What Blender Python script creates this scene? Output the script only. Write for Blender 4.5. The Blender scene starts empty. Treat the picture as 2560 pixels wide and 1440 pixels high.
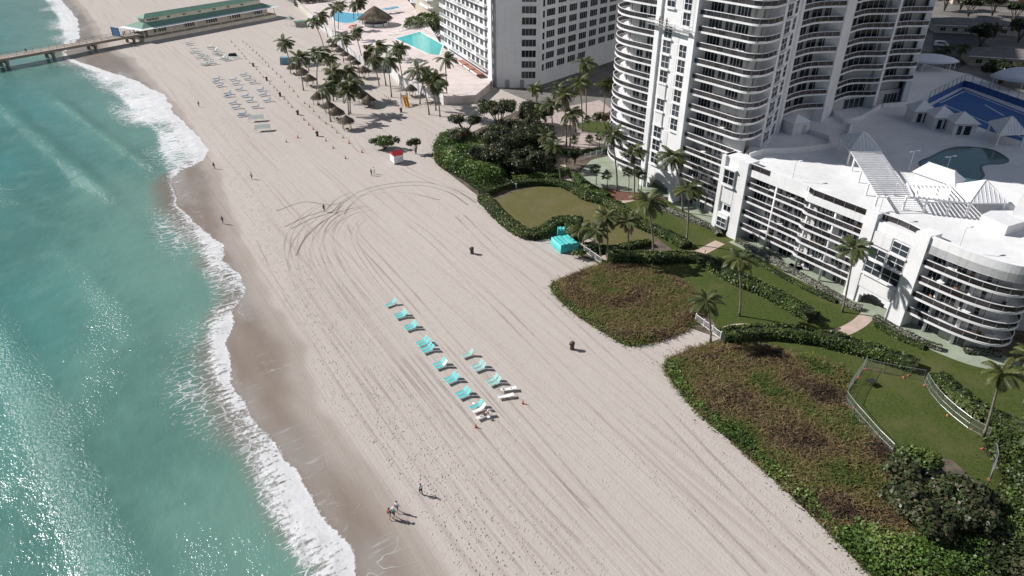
import bpy, bmesh, math, random
import numpy as np
from mathutils import Vector, Matrix
random.seed(7); rng = np.random.default_rng(7)
sc = bpy.context.scene
COL = sc.collection
R = math.radians
# ---------------------------------------------------------------- camera, sky, sun, exposure
CAM_H, PITCH, FPX = 62.0, 30.8, 1730.0          # metres up, degrees below the horizon, focal length in photo pixels
cd = bpy.data.cameras.new('camera'); cam = bpy.data.objects.new('camera', cd); COL.objects.link(cam)
cd.sensor_fit = 'HORIZONTAL'; cd.sensor_width = 36.0; cd.lens = 36.0*FPX/2560.0
cd.clip_start = 1.0; cd.clip_end = 6000.0
cam.location = (0, 0, CAM_H); cam.rotation_euler = (R(90-PITCH), 0, 0)
sc.camera = cam
SUN_EL, SHADOW_AZ = 36.0, -18.0                  # sun height; direction in which shadows fall
wd = bpy.data.worlds.new('World'); sc.world = wd; wd.use_nodes = True
nt = wd.node_tree
sky = nt.nodes.new('ShaderNodeTexSky'); sky.sky_type = 'NISHITA'; sky.sun_disc = False
sky.sun_elevation = R(SUN_EL); sky.sun_rotation = R(SHADOW_AZ - 180 + 90) * -1
sky.air_density = 1.0; sky.dust_density = 1.2; sky.ozone_density = 1.0
bg = nt.nodes['Background']; bg.inputs['Strength'].default_value = 0.05
nt.links.new(sky.outputs[0], bg.inputs[0])
ld = bpy.data.lights.new('sun', 'SUN'); ld.energy = 5.0; ld.angle = R(0.5); ld.color = (1.0, 0.965, 0.92)
sun = bpy.data.objects.new('sun', ld); COL.objects.link(sun)
sd = Vector((math.cos(R(SHADOW_AZ))*math.cos(R(SUN_EL)), math.sin(R(SHADOW_AZ))*math.cos(R(SUN_EL)), -math.sin(R(SUN_EL))))
sun.rotation_euler = sd.to_track_quat('-Z', 'Y').to_euler(); sun.location = (-60, 20, 120)
sc.view_settings.view_transform = 'Standard'; sc.view_settings.look = 'None'
sc.view_settings.exposure = 0.36; sc.view_settings.gamma = 1.0
sc.cycles.use_denoising = True; sc.cycles.max_bounces = 6; sc.cycles.transparent_max_bounces = 12
sc.cycles.sample_clamp_indirect = 4.0; sc.cycles.sample_clamp_direct = 12.0; sc.cycles.caustics_reflective = False; sc.cycles.caustics_refractive = False

# ---------------------------------------------------------------- photo pixel -> place on a level plane
TH = R(PITCH); CT, ST = math.cos(TH), math.sin(TH)
def g(x, y, z=0.0):
    a, b = (x-1280)/FPX, (720-y)/FPX
    dy, dz = CT + b*ST, -ST + b*CT
    t = (z-CAM_H)/dz
    return (a*t, dy*t)
def g3(x, y, z=0.0):
    p = g(x, y, z); return (p[0], p[1], z)
def at_depth(x, y, Y):                            # the point of a pixel's sight line on the upright plane at depth Y
    a, b = (x-1280)/FPX, (720-y)/FPX
    dy, dz = CT + b*ST, -ST + b*CT
    t = Y/dy
    return (a*t, Y, CAM_H + dz*t)
EU = np.array([-.545, .838]); EV = np.array([.838, .545])      # along the shore, inland
def uv(p): return float(np.dot(p, EU)), float(np.dot(p, EV))
def xy(u, v): return (EU[0]*u+EV[0]*v, EU[1]*u+EV[1]*v)

# ---------------------------------------------------------------- materials
class NT:
    def __init__(s, name):
        s.m = bpy.data.materials.new(name); s.m.use_nodes = True
        s.t = s.m.node_tree; s.n = s.t.nodes; s.b = s.n['Principled BSDF']; s.out = s.n['Material Output']
    def add(s, typ, **kw):
        nd = s.n.new('ShaderNode'+typ)
        for k, v in kw.items():
            if k.startswith('i_'):
                nd.inputs[k[2:].replace('_', ' ')].default_value = v
            else: setattr(nd, k, v)
        return nd
    def link(s, a, b): s.t.links.new(a, b)
    def put(s, sock, val):
        if hasattr(val, 'is_output') or isinstance(val, bpy.types.NodeSocket): s.link(val, sock)
        else: sock.default_value = val
    def math(s, op, a, b=0.0, clamp=False):
        nd = s.add('Math', operation=op, use_clamp=clamp); s.put(nd.inputs[0], a); s.put(nd.inputs[1], b); return nd.outputs[0]
    def mix(s, f, a, b):
        nd = s.add('Mix', data_type='RGBA'); s.put(nd.inputs[0], f); s.put(nd.inputs[6], a); s.put(nd.inputs[7], b); return nd.outputs[2]
    def ramp(s, f, lo, hi, a=0.0, b=1.0):
        nd = s.add('MapRange', interpolation_type='SMOOTHSTEP'); s.put(nd.inputs[0], f)
        nd.inputs[1].default_value = lo; nd.inputs[2].default_value = hi; nd.inputs[3].default_value = a; nd.inputs[4].default_value = b
        return nd.outputs[0]
    def noise(s, vec, scale=1.0, detail=3.0, rough=.55, dist=0.0):
        nd = s.add('TexNoise'); s.put(nd.inputs['Vector'], vec)
        nd.inputs['Scale'].default_value = scale; nd.inputs['Detail'].default_value = detail; nd.inputs['Roughness'].default_value = rough; nd.inputs['Distortion'].default_value = dist
        return nd.outputs[0]
    def voro(s, vec, scale=1.0, feature='F1', rnd=1.0):
        nd = s.add('TexVoronoi', feature=feature); s.put(nd.inputs['Vector'], vec); nd.inputs['Scale'].default_value = scale; nd.inputs['Randomness'].default_value = rnd
        return nd.outputs[0]
    def scl(s, vec, x, y, z=1.0):
        nd = s.add('Mapping'); s.link(vec, nd.inputs[0]); nd.inputs['Scale'].default_value = (x, y, z); return nd.outputs[0]
    def attr(s, name):
        return s.add('Attribute', attribute_name=name)
    def bump(s, h, strength=.5, dist=.1, norm=None):
        nd = s.add('Bump'); s.link(h, nd.inputs['Height']); nd.inputs['Strength'].default_value = strength; nd.inputs['Distance'].default_value = dist
        if norm is not None: s.link(norm, nd.inputs['Normal'])
        return nd.outputs[0]
    def set(s, **kw):
        for k, v in kw.items():
            k = k.replace('_', ' ')
            if k == 'Specular': k = 'Specular IOR Level'
            s.put(s.b.inputs[k], v)
def c4(c): return (c[0], c[1], c[2], 1.0)
MATS = {}
def M(name, col=None, rough=.6, var=.12, scale=.6, spec=.4, metal=0.0, bump=0.0, bscale=8.0, tint=None, streak=0.0):
    """plain weathered surface: base colour broken up by noise, with a little relief"""
    if name in MATS: return MATS[name]
    n = NT(name); tc = n.add('TexCoord').outputs['Object']
    geo = n.add('NewGeometry').outputs['Position']
    f = n.noise(geo, scale, 4.0)
    f2 = n.noise(geo, scale*9.0, 2.0)
    f = n.math('ADD', n.math('MULTIPLY', f, .7), n.math('MULTIPLY', f2, .3))
    dk = tuple(max(0, x*(1-var*1.6)) for x in col); lt = tuple(min(1, x*(1+var)) for x in col)
    if tint: dk = tint
    c = n.mix(n.ramp(f, .3, .7), c4(dk), c4(lt))
    if streak:
        sn = n.noise(n.scl(geo, 1.3, 1.3, .07), 1.0, 4.0, .65); sp = n.noise(geo, .12, 3.0)
        c = n.mix(n.math('MULTIPLY', n.math('MULTIPLY', n.ramp(sn, .48, .72), n.ramp(sp, .35, .65, .3, 1.0)), streak), c, c4(tuple(x*.55 for x in col)))
    n.set(Base_Color=c, Roughness=rough, Specular=spec, Metallic=metal)
    if bump: n.set(Normal=n.bump(n.noise(geo, bscale, 3.0), .6, bump))
    MATS[name] = n.m; return n.m
def M_leaf(name, rough=.5, spec=.3, trans=.25):
    """foliage: colour per leaf comes from the mesh"""
    if name in MATS: return MATS[name]
    n = NT(name); a = n.attr('Col').outputs['Color']
    n.set(Base_Color=a, Roughness=rough, Specular=spec)
    tr = n.add('BsdfTranslucent'); n.link(a, tr.inputs[0])
    mx = n.add('MixShader'); mx.inputs[0].default_value = trans
    n.link(n.b.outputs[0], mx.inputs[1]); n.link(tr.outputs[0], mx.inputs[2]); n.link(mx.outputs[0], n.out.inputs[0])
    MATS[name] = n.m; return n.m
def M_glass(name, col, alpha=1.0, rough=.08):
    if name in MATS: return MATS[name]
    n = NT(name); oi = n.add('ObjectInfo').outputs['Random']
    geo = n.add('NewGeometry').outputs['Position']
    v = n.math('ADD', n.math('MULTIPLY', oi, .6), n.math('MULTIPLY', n.noise(geo, .35, 2.0), .5))
    c = n.mix(n.ramp(v, .25, .95), c4(col), c4(tuple(min(1, x*3.2+.012) for x in col)))
    n.set(Base_Color=c, Roughness=rough, Specular=.5, Alpha=alpha)
    MATS[name] = n.m; return n.m

# ---------------------------------------------------------------- mesh helpers
def new_mesh(name, V, F, mat=None, smooth=False, cols=None):
    V = np.asarray(V, dtype=np.float32).reshape(-1, 3)
    me = bpy.data.meshes.new(name)
    if isinstance(F, np.ndarray):
        k = F.shape[1]; nf = len(F)
        me.vertices.add(len(V)); me.vertices.foreach_set('co', V.ravel())
        me.loops.add(nf*k); me.loops.foreach_set('vertex_index', F.astype(np.int32).ravel())
        me.polygons.add(nf); me.polygons.foreach_set('loop_start', np.arange(0, nf*k, k, dtype=np.int32))
        me.update(calc_edges=True)
    else:
        me.from_pydata([tuple(map(float, v)) for v in V], [], [tuple(f) for f in F]); me.update()
    if smooth: me.shade_smooth()
    if cols is not None:
        a = me.attributes.new('Col', 'FLOAT_COLOR', 'POINT')
        c = np.ones((len(V), 4), np.float32); c[:, :3] = cols; a.data.foreach_set('color', c.ravel())
    if mat: me.materials.append(mat)
    return me
def obj(name, me, parent=None, loc=None, rot=None, kind=None, scale=None):
    o = bpy.data.objects.new(name, me); COL.objects.link(o)
    if parent is not None: o.parent = parent
    if loc is not None: o.location = loc
    if rot is not None: o.rotation_euler = rot if hasattr(rot, '__len__') else (0, 0, rot)
    if scale is not None: o.scale = scale if hasattr(scale, '__len__') else (scale,)*3
    if kind: o['kind'] = kind
    return o
def tag(o, label, cat, group=None):
    o['label'] = label; o['category'] = cat
    if group: o['group'] = group
    return o
def thing(name, label, cat, loc=(0, 0, 0), rz=0.0, group=None):
    return tag(obj(name, None, None, loc, (0, 0, rz)), label, cat, group)
def copy_tree(o, parent=None):
    c = o.copy(); COL.objects.link(c); c.parent = parent
    for ch in o.children: copy_tree(ch, c)
    return c
class MB:
    def __init__(s): s.v = []; s.f = []
    def quad(s, a, b, c, d):
        i = len(s.v); s.v += [a, b, c, d]; s.f.append((i, i+1, i+2, i+3)); return s
    def hexa(s, p):                               # 8 points: bottom ring then top ring
        i = len(s.v); s.v += list(p)
        for q in ((3, 2, 1, 0), (4, 5, 6, 7), (0, 1, 5, 4), (1, 2, 6, 5), (2, 3, 7, 6), (3, 0, 4, 7)): s.f.append(tuple(i+k for k in q))
        return s
    def box(s, c, d, rz=0.0, top=1.0):            # centre of the base, size
        x, y, z = d[0]/2, d[1]/2, d[2]; cs, sn = math.cos(rz), math.sin(rz)
        P = []
        for zz, k in ((0, 1.0), (z, top)):
            for (a, b) in ((-x, -y), (x, -y), (x, y), (-x, y)):
                a, b = a*k, b*k
                P.append((c[0]+a*cs-b*sn, c[1]+a*sn+b*cs, c[2]+zz))
        return s.hexa(P)
    def bar(s, a, b, w, h):                       # straight box from a to b, width w (level), height h (up)
        a, b = Vector(a), Vector(b); d = (b-a); L = d.length
        if L < 1e-6: return s
        d.normalize(); up = Vector((0, 0, 1)) if abs(d.z) < .95 else Vector((1, 0, 0))
        r = d.cross(up).normalized()*w/2; u2 = r.cross(d).normalized()*h/2
        P = [a-r-u2, a+r-u2, b+r-u2, b-r-u2, a-r+u2, a+r+u2, b+r+u2, b-r+u2]
        return s.hexa([tuple(p) for p in P])
    def prism(s, poly, z0, z1):
        n = len(poly); i = len(s.v)
        A = sum(poly[k][0]*poly[(k+1) % n][1]-poly[(k+1) % n][0]*poly[k][1] for k in range(n))
        if A < 0: poly = poly[::-1]
        s.v += [(p[0], p[1], z0) for p in poly] + [(p[0], p[1], z1) for p in poly]
        s.f.append(tuple(i+k for k in range(n-1, -1, -1))); s.f.append(tuple(i+n+k for k in range(n)))
        for k in range(n): s.f.append((i+k, i+(k+1) % n, i+n+(k+1) % n, i+n+k))
        return s
    def strip(s, outer, inner, z0, z1):           # slab between two polylines of equal length
        n = len(outer)
        for k in range(n-1):
            a, b, c, d = outer[k], outer[k+1], inner[k+1], inner[k]
            i = len(s.v)
            s.v += [(p[0], p[1], z0) for p in (a, b, c, d)] + [(p[0], p[1], z1) for p in (a, b, c, d)]
            fs = [(3, 2, 1, 0), (4, 5, 6, 7), (0, 1, 5, 4), (2, 3, 7, 6)]
            if k == 0: fs.append((3, 0, 4, 7))
            if k == n-2: fs.append((1, 2, 6, 5))
            for q in fs: s.f.append(tuple(i+j for j in q))
        return s
    def tube(s, pts, r, n=6, r2=None):
        pts = [Vector(p) for p in pts]; m = len(pts); i0 = len(s.v)
        for k, p in enumerate(pts):
            d = (pts[min(k+1, m-1)]-pts[max(k-1, 0)]).normalized()
            up = Vector((0, 0, 1)) if abs(d.z) < .9 else Vector((1, 0, 0))
            x = d.cross(up).normalized(); y = x.cross(d)
            rr = r if r2 is None else r+(r2-r)*k/(m-1)
            if hasattr(r, '__len__'): rr = r[k]
            for j in range(n):
                a = 2*math.pi*j/n; s.v.append(tuple(p+x*math.cos(a)*rr+y*math.sin(a)*rr))
        for k in range(m-1):
            for j in range(n):
                a = i0+k*n+j; b = i0+k*n+(j+1) % n
                s.f.append((a, b, b+n, a+n))
        s.f.append(tuple(i0+j for j in range(n-1, -1, -1))); s.f.append(tuple(i0+(m-1)*n+j for j in range(n)))
        return s
    def lathe(s, prof, n=16, c=(0, 0, 0), sx=1.0, sy=1.0):
        i0 = len(s.v)
        for (r, z) in prof:
            for j in range(n):
                a = 2*math.pi*j/n; s.v.append((c[0]+r*sx*math.cos(a), c[1]+r*sy*math.sin(a), c[2]+z))
        for k in range(len(prof)-1):
            for j in range(n):
                a = i0+k*n+j; b = i0+k*n+(j+1) % n
                s.f.append((a, b, b+n, a+n))
        s.f.append(tuple(i0+j for j in range(n-1, -1, -1))); s.f.append(tuple(i0+(len(prof)-1)*n+j for j in range(n)))
        return s
    def mesh(s, name, mat, smooth=False): return new_mesh(name, s.v, s.f, mat, smooth)
    def build(s, name, mat, parent=None, loc=None, rot=None, smooth=False, kind=None):
        return obj(name, s.mesh(name, mat, smooth), parent, loc, rot, kind)
def resample(pts, step):
    pts = [np.array(p[:2], float) for p in pts]; d = [0.0]
    for a, b in zip(pts, pts[1:]): d.append(d[-1]+np.hypot(*(b-a)))
    n = max(1, int(round(d[-1]/step))); out = []
    for k in range(n+1):
        t = d[-1]*k/n; i = min(max(np.searchsorted(d, t)-1, 0), len(pts)-2)
        w = (t-d[i])/max(1e-9, d[i+1]-d[i]); out.append(tuple(pts[i]*(1-w)+pts[i+1]*w))
    return out
def smooth_line(pts, per=6, closed=False):        # Catmull-Rom
    P = [np.array(p, float) for p in pts]; n = len(P); out = []
    rngk = range(n if closed else n-1)
    for k in rngk:
        p1, p2 = P[k % n], P[(k+1) % n]
        p0 = P[(k-1) % n] if (closed or k > 0) else 2*p1-p2
        p3 = P[(k+2) % n] if (closed or k < n-2) else 2*p2-p1
        for j in range(per):
            t = j/per
            out.append(tuple(.5*((2*p1)+(-p0+p2)*t+(2*p0-5*p1+4*p2-p3)*t*t+(-p0+3*p1-3*p2+p3)*t**3)))
    if not closed: out.append(tuple(P[-1]))
    return out
def offset(pts, d):                               # to the left of the direction of travel
    P = [np.array(p[:2], float) for p in pts]; out = []
    for k in range(len(P)):
        t = P[min(k+1, len(P)-1)]-P[max(k-1, 0)]; t /= np.hypot(*t)
        out.append((P[k][0]-t[1]*d, P[k][1]+t[0]*d))
    return out
def inside(poly, X, Y):
    poly = np.asarray(poly); r = np.zeros(X.shape, bool); j = len(poly)-1
    for i in range(len(poly)):
        xi, yi, xj, yj = poly[i][0], poly[i][1], poly[j][0], poly[j][1]
        c = ((yi > Y) != (yj > Y)) & (X < (xj-xi)*(Y-yi)/(yj-yi+1e-12)+xi); r ^= c; j = i
    return r
def edge_dist(poly, X, Y, closed=True):
    d = np.full(X.shape, 1e9); n = len(poly)
    for i in range(n if closed else n-1):
        ax, ay = poly[i][:2]; bx, by = poly[(i+1) % n][:2]; L = (bx-ax)**2+(by-ay)**2+1e-12
        t = np.clip(((X-ax)*(bx-ax)+(Y-ay)*(by-ay))/L, 0, 1)
        d = np.minimum(d, np.hypot(X-ax-t*(bx-ax), Y-ay-t*(by-ay)))
    return d
def sheet(name, poly, z, mat, label=None, kind='structure', thick=.3, parent=None):
    o = MB().prism([p[:2] for p in poly], z-thick, z).build(name, mat, parent)
    if kind and parent is None: o['kind'] = kind
    return o
# ---------------------------------------------------------------- beach, sea, ground (along-shore u, inland v)
def line_uv(pix):
    q = sorted(uv(g(*p)) for p in pix); return np.array([a[0] for a in q]), np.array([a[1] for a in q])
def sm(x, a, b):
    t = np.clip((x-a)/(b-a), 0, 1); return t*t*(3-2*t)
F_u, F_v = line_uv([(230,165),(330,195),(410,235),(440,285),(490,330),(521,370),(508,398),(455,425),(428,445),(440,500),(492,560),(556,612),(560,650),(602,680),(612,735),(590,770),(575,850),(572,940),(622,1030),(685,1100),(740,1180),(800,1270),(870,1375),(905,1440)])
F_u = np.r_[-80, F_u, 330, 345, 375, 430, 520, 700]; F_v = np.r_[13, F_v, 8, 6, 14, 18, 15, 10]
L_u, L_v = line_uv([(235,185),(290,240),(380,330),(408,420),(428,500),(452,560),(490,620),(508,700),(512,780),(505,860),(522,950),(560,1060),(592,1140),(625,1240),(682,1340),(722,1440)])
L_u = np.r_[-80, L_u, 335, 375, 430, 700]; L_v = np.r_[6, L_v, 4, 7, 9, 2]
W_u, W_v = line_uv([(330,145),(450,280),(525,400),(560,490),(595,600),(640,690),(705,800),(752,870),(745,930),(792,1030),(862,1110),(932,1180),(1002,1290),(1062,1380),(1100,1440)])
W_u = np.r_[-80, W_u, 345, 430, 700]; W_v = np.r_[19, W_v, 22, 24, 18]
def grid_uv(us, vs):
    U, V = np.meshgrid(us, vs, indexing='ij'); n, m = U.shape
    X = EU[0]*U+EV[0]*V; Y = EU[1]*U+EV[1]*V
    idx = np.arange(n*m).reshape(n, m)
    F = np.stack([idx[:-1, :-1], idx[:-1, 1:], idx[1:, 1:], idx[1:, :-1]], -1).reshape(-1, 4)[:, ::-1]
    return U, V, X, Y, F
def add_attr(me, name, arr):
    a = me.attributes.new(name, 'FLOAT', 'POINT'); a.data.foreach_set('value', np.asarray(arr, np.float32).ravel())
def add_vec(me, name, arr):
    a = me.attributes.new(name, 'FLOAT_VECTOR', 'POINT'); a.data.foreach_set('vector', np.asarray(arr, np.float32).ravel())
_ph = rng.uniform(0, 6.28, (8, 40))
def fbm(x, y, s, oct=4):
    r = 0; a = 1.0
    for k in range(oct):
        for j in range(4):
            an = _ph[k, j]*1.7+j; r = r+a*.5*np.sin((x*math.cos(an)+y*math.sin(an))*s+_ph[k, j+8]+1.3*np.sin((y*math.cos(an)-x*math.sin(an))*s*.6+_ph[k, j+20]))
        s *= 2.03; a *= .5
    return r/2.2
# sand
us = np.r_[np.arange(-60, 200, .8), np.arange(200, 700, 2.0)]; vs = np.r_[np.arange(-20, 40, .6), np.arange(40, 125, 1.6)]
U, V, X, Y, F = grid_uv(us, vs)
Fr = np.interp(U, F_u, F_v); Wt = np.interp(U, W_u, W_v)+.9*fbm(U, V, .28, 3)
Z = -.22+.22*sm(V-Fr, -1, 9)-1.2*sm(Fr-V, 0, 16)
Z = np.where(V-Fr > 9, 0.0, Z)
Z += .012*fbm(U*.35, V, 1.3, 3)*sm(V-Wt, 0, 3)
me = new_mesh('sand', np.stack([X, Y, Z], -1).reshape(-1, 3), F, None, True)
add_vec(me, 'suv', np.stack([U, V, np.zeros_like(U)], -1).reshape(-1, 3)); add_attr(me, 'wet', .55*sm(Wt-V, -1.6, .4)+.45*sm(Wt-V, .8, 4.5)); add_attr(me, 'inl', V-Wt)
n = NT('beach_sand'); s = n.attr('suv').outputs['Vector']; wet = n.attr('wet').outputs['Fac']; inl = n.attr('inl').outputs['Fac']
big = n.noise(n.scl(s, .012, .06), 1.0, 3.0); st1 = n.noise(n.scl(s, .018, .9), 1.0, 4.0, .6); st2 = n.noise(n.scl(s, .014, 3.0), 1.0, 4.0, .65, .3); fine = n.noise(n.scl(s, 1, 1), 14.0, 3.0)
mid = n.noise(n.scl(s, 1, 1), .9, 4.0)
band = n.ramp(n.noise(n.scl(s, .02, .25), 1.0, 2.0), .44, .58)                    # strips that many feet have crossed
near = n.ramp(inl, 20.0, 5.0)
foot = n.math('MULTIPLY', n.math('MAXIMUM', n.math('MULTIPLY', near, .85), n.math('MAXIMUM', n.math('MULTIPLY', band, .38), .05)), n.ramp(inl, .5, 3.0))
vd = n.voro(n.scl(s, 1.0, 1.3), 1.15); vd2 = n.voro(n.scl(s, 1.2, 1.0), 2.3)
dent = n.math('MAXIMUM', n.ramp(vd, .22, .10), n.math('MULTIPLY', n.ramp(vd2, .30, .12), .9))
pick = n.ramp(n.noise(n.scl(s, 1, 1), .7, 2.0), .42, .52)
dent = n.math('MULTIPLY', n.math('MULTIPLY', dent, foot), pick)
c = n.mix(big, (.425, .38, .348, 1), (.495, .45, .42, 1))
c = n.mix(n.math('MULTIPLY', n.ramp(st1, .50, .70), .55), c, (.33, .285, .25, 1))
c = n.mix(n.math('MULTIPLY', n.ramp(st2, .54, .72), .24), c, (.30, .26, .23, 1))
c = n.mix(n.math('MULTIPLY', n.ramp(st2, .42, .30), .4), c, (.56, .50, .46, 1))
c = n.mix(n.math('MULTIPLY', n.ramp(mid, .45, .75), .3), c, (.37, .32, .28, 1))
c = n.mix(n.math('MULTIPLY', n.ramp(fine, .5, .8), .35), c, (.27, .23, .20, 1))
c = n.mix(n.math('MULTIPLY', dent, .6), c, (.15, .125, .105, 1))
wn = n.noise(n.scl(s, .12, .5), 1.0, 3.0)
wc = n.mix(wn, (.185, .148, .122, 1), (.27, .225, .19, 1))
lace = n.ramp(n.math('ABSOLUTE', n.math('SUBTRACT', n.noise(n.scl(s, .35, .14), 1.0, 3.0, .6, 1.2), .5)), .014, .0)
lace = n.math('MULTIPLY', lace, n.math('MULTIPLY', n.ramp(n.noise(n.scl(s, .06, .1), 1.0, 2.0), .48, .62), n.ramp(inl, -1.0, -3.0)))
wc = n.mix(n.math('MULTIPLY', lace, .5), wc, (.5, .48, .46, 1))
c = n.mix(wet, c, wc)
hgt = n.math('ADD', n.math('MULTIPLY', st2, .55), n.math('ADD', n.math('MULTIPLY', fine, .12), n.math('MULTIPLY', n.noise(n.scl(s, 1, 1), 3.0, 3.0), .28)))
hgt = n.math('SUBTRACT', hgt, n.math('MULTIPLY', dent, .8))
hgt = n.math('MULTIPLY', hgt, n.ramp(wet, 1.0, .2, .12, 1.0))
film = n.ramp(wet, .4, .95)
n.set(Base_Color=c, Roughness=n.ramp(wet, .2, 1.0, .92, .32), Specular=n.ramp(wet, .2, 1.0, .15, .32), Normal=n.bump(hgt, .8, .16))
me.materials.append(n.m)
sand = obj('beach_sand', me, kind='structure')
# sea
us = np.r_[np.arange(-60, 30, 1.5), np.arange(30, 140, .45), np.arange(140, 260, .7), np.arange(260, 420, 1.4), np.arange(420, 760, 5.0)]
left = -12-np.cumsum(1.0*1.045**np.arange(62))
vs = np.r_[left[::-1][left[::-1] > -2500], np.arange(-12, 32, .4)]
U, V, X, Y, F = grid_uv(us, vs)
Fr = np.interp(U, F_u, F_v)+.7*fbm(U, V*.2, .55, 3); Lf = np.interp(U, L_u, L_v); Wt = np.interp(U, W_u, W_v)+.9*fbm(U, V, .28, 3)
fd = Fr-V; Lf2 = np.minimum(Lf, Fr-1.5)
w = fbm(U*.5, V*.5, .35, 3)
core = sm(V, Lf2-1.0, Lf2+2.2); edge = sm(fd, 7.0, 0.0)
foam = np.where(fd > 0, core*(.50+.27*edge+.16*sm(U, 165, 205))+.18*w*core, 0)
back = sm(V, Lf2-10.0, Lf2-.5)*(1-core)*.52                              # lace left behind the break
foam = np.clip(foam+back*np.clip(.6+.9*fbm(U, V, .12, 2), 0, 1.2), 0, 1)
# a lazy swell with three long crests, running in at an angle
q = V+.2*U+3.0*fbm(U, V, .02, 2)
def crest(q0, wd_, u0, u1, a):
    return a*np.exp(-((q-q0)/wd_)**2)*sm(U, u0-25, u0+15)*sm(U, u1+40, u1)
sw = crest(3.5, 3.2, 45, 110, .95)+crest(36, 3.0, 150, 290, .8)+crest(50, 2.4, 180, 260, .65)+crest(20, 3.0, 90, 200, .35)+crest(-12, 3.5, 30, 120, .3)+crest(22, 3.0, 250, 420, .5)+crest(-25, 4, 60, 260, .35)
sw = sw*np.clip(.75+.6*fbm(U, V, .09, 2), 0, 1.4)
chop = .07*fbm(U, V, .8, 3)+.10*fbm(U*.6, V, .33, 2)
deep = sm(fd, 2, 14)
Z = -.2+deep*(sw+chop)+.30*core*sm(fd, 0, 2.5)*(.5+.5*fbm(U, V, 1.1, 3))*sm(foam, .3, .7)
Z = np.where(fd < 0, -.2+.22*sm(-fd, -1, 9)+.015, Z)
me = new_mesh('sea', np.stack([X, Y, Z], -1).reshape(-1, 3), F, None, True)
add_vec(me, 'suv', np.stack([U, V, np.zeros_like(U)], -1).reshape(-1, 3)); add_attr(me, 'foam', foam); add_attr(me, 'fd', fd); add_attr(me, 'sw', sw); add_attr(me, 'wash', sm(Wt-V, -.3, 2.5))
n = NT('sea_water'); s = n.attr('suv').outputs['Vector']; fo = n.attr('foam').outputs['Fac']; fdn = n.attr('fd').outputs['Fac']; swn = n.attr('sw').outputs['Fac']
b1 = n.noise(n.scl(s, .018, .035), 1.0, 3.0); b2 = n.noise(n.scl(s, .12, .2), 1.0, 3.0)
c = n.mix(n.ramp(fdn, 4, 45), (.14, .255, .215, 1), (.058, .195, .18, 1))
c = n.mix(n.ramp(fdn, 30, 140), c, (.045, .205, .225, 1))
c = n.mix(n.math('MULTIPLY', n.ramp(b1, .40, .66), .6), c, (.062, .15, .13, 1))
c = n.mix(n.math('MULTIPLY', n.ramp(b2, .46, .75), .45), c, (.13, .26, .225, 1))
c = n.mix(n.math('MULTIPLY', n.ramp(swn, .15, .9), .3), c, (.09, .24, .21, 1))
c = n.mix(n.ramp(fdn, 7, 1), c, (.24, .225, .185, 1))
f1 = n.noise(n.scl(s, 1.5, .42), 1.0, 5.0, .62, .5); f2 = n.noise(n.scl(s, 1, 1), 2.2, 4.0, .65); vl = n.voro(n.scl(s, .9, .42), 1.0, 'DISTANCE_TO_EDGE')
web = n.ramp(vl, .10, .0)
fn = n.math('ADD', n.math('MULTIPLY', f1, .62), n.math('MULTIPLY', f2, .38))
msk = n.ramp(n.math('ADD', fo, n.math('MULTIPLY', n.math('SUBTRACT', fn, .5), 1.7)), .40, .70)
lac = n.math('MULTIPLY', web, n.ramp(n.math('ADD', fo, n.math('MULTIPLY', n.math('SUBTRACT', f2, .5), .9)), .16, .42))
msk = n.math('MAXIMUM', msk, n.math('MULTIPLY', lac, .8))
lip = n.math('MULTIPLY', n.ramp(n.math('ADD', fdn, n.math('MULTIPLY', n.math('SUBTRACT', f2, .5), 1.6)), .9, .05), .75)
msk = n.math('MAXIMUM', msk, lip)
al = n.ramp(n.math('ADD', fdn, n.math('MULTIPLY', n.math('SUBTRACT', f2, .5), 1.8)), .0, .16)
thin = n.ramp(fdn, 0.0, 6.0, .45, 1.0)
al = n.math('MULTIPLY', al, n.math('MAXIMUM', thin, n.math('MULTIPLY', msk, .95)))
# thin sheets of spent wave sliding over the wet sand
wsh = n.attr('wash').outputs['Fac']; onsand = n.ramp(fdn, .6, -.4)
strk = n.ramp(n.noise(n.scl(s, 1.5, .16), 1.0, 4.0, .6, .4), .50, .72); patch = n.ramp(n.noise(n.scl(s, .05, .09), 1.0, 2.0), .40, .62)
arcs = n.math('MULTIPLY', n.ramp(n.math('ABSOLUTE', n.math('SUBTRACT', n.noise(n.scl(s, .10, .13), 1.0, 3.0, .5, .8), .5)), .007, .0), .7)
wm_ = n.math('MULTIPLY', n.math('MAXIMUM', n.math('MAXIMUM', n.math('MULTIPLY', strk, n.math('MULTIPLY', patch, .55)), n.math('MULTIPLY', n.math('MULTIPLY', n.ramp(fdn, -7.0, 0.0), patch), .22)), n.math('MULTIPLY', arcs, patch)), n.math('MULTIPLY', onsand, wsh))
fall = n.ramp(fdn, -9.0, 0.0, .35, 1.0)
wm_ = n.math('MULTIPLY', wm_, fall)
msk = n.math('MAXIMUM', msk, n.math('MULTIPLY', onsand, .9))
al = n.math('MAXIMUM', al, wm_)
c = n.mix(msk, c, n.mix(f2, (.52, .53, .54, 1), (.74, .74, .75, 1)))
rip = n.math('MULTIPLY', n.noise(n.scl(s, .5, .8), 1.0, 4.0, .6), .30)
gust = n.math('ADD', n.ramp(swn, .06, .5), n.math('MULTIPLY', n.ramp(n.noise(n.scl(s, .03, .06), 1.0, 3.0), .48, .70), .5))
chopn = n.math('MULTIPLY', n.noise(n.scl(s, 1.0, 1.4), 1.7, 3.0, .6), n.math('ADD', n.math('MULTIPLY', gust, .46), .12))
nb = n.bump(n.math('ADD', rip, n.math('MULTIPLY', msk, .3)), .9, .3)
nc = n.bump(n.math('ADD', rip, chopn), 1.0, .5)
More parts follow.
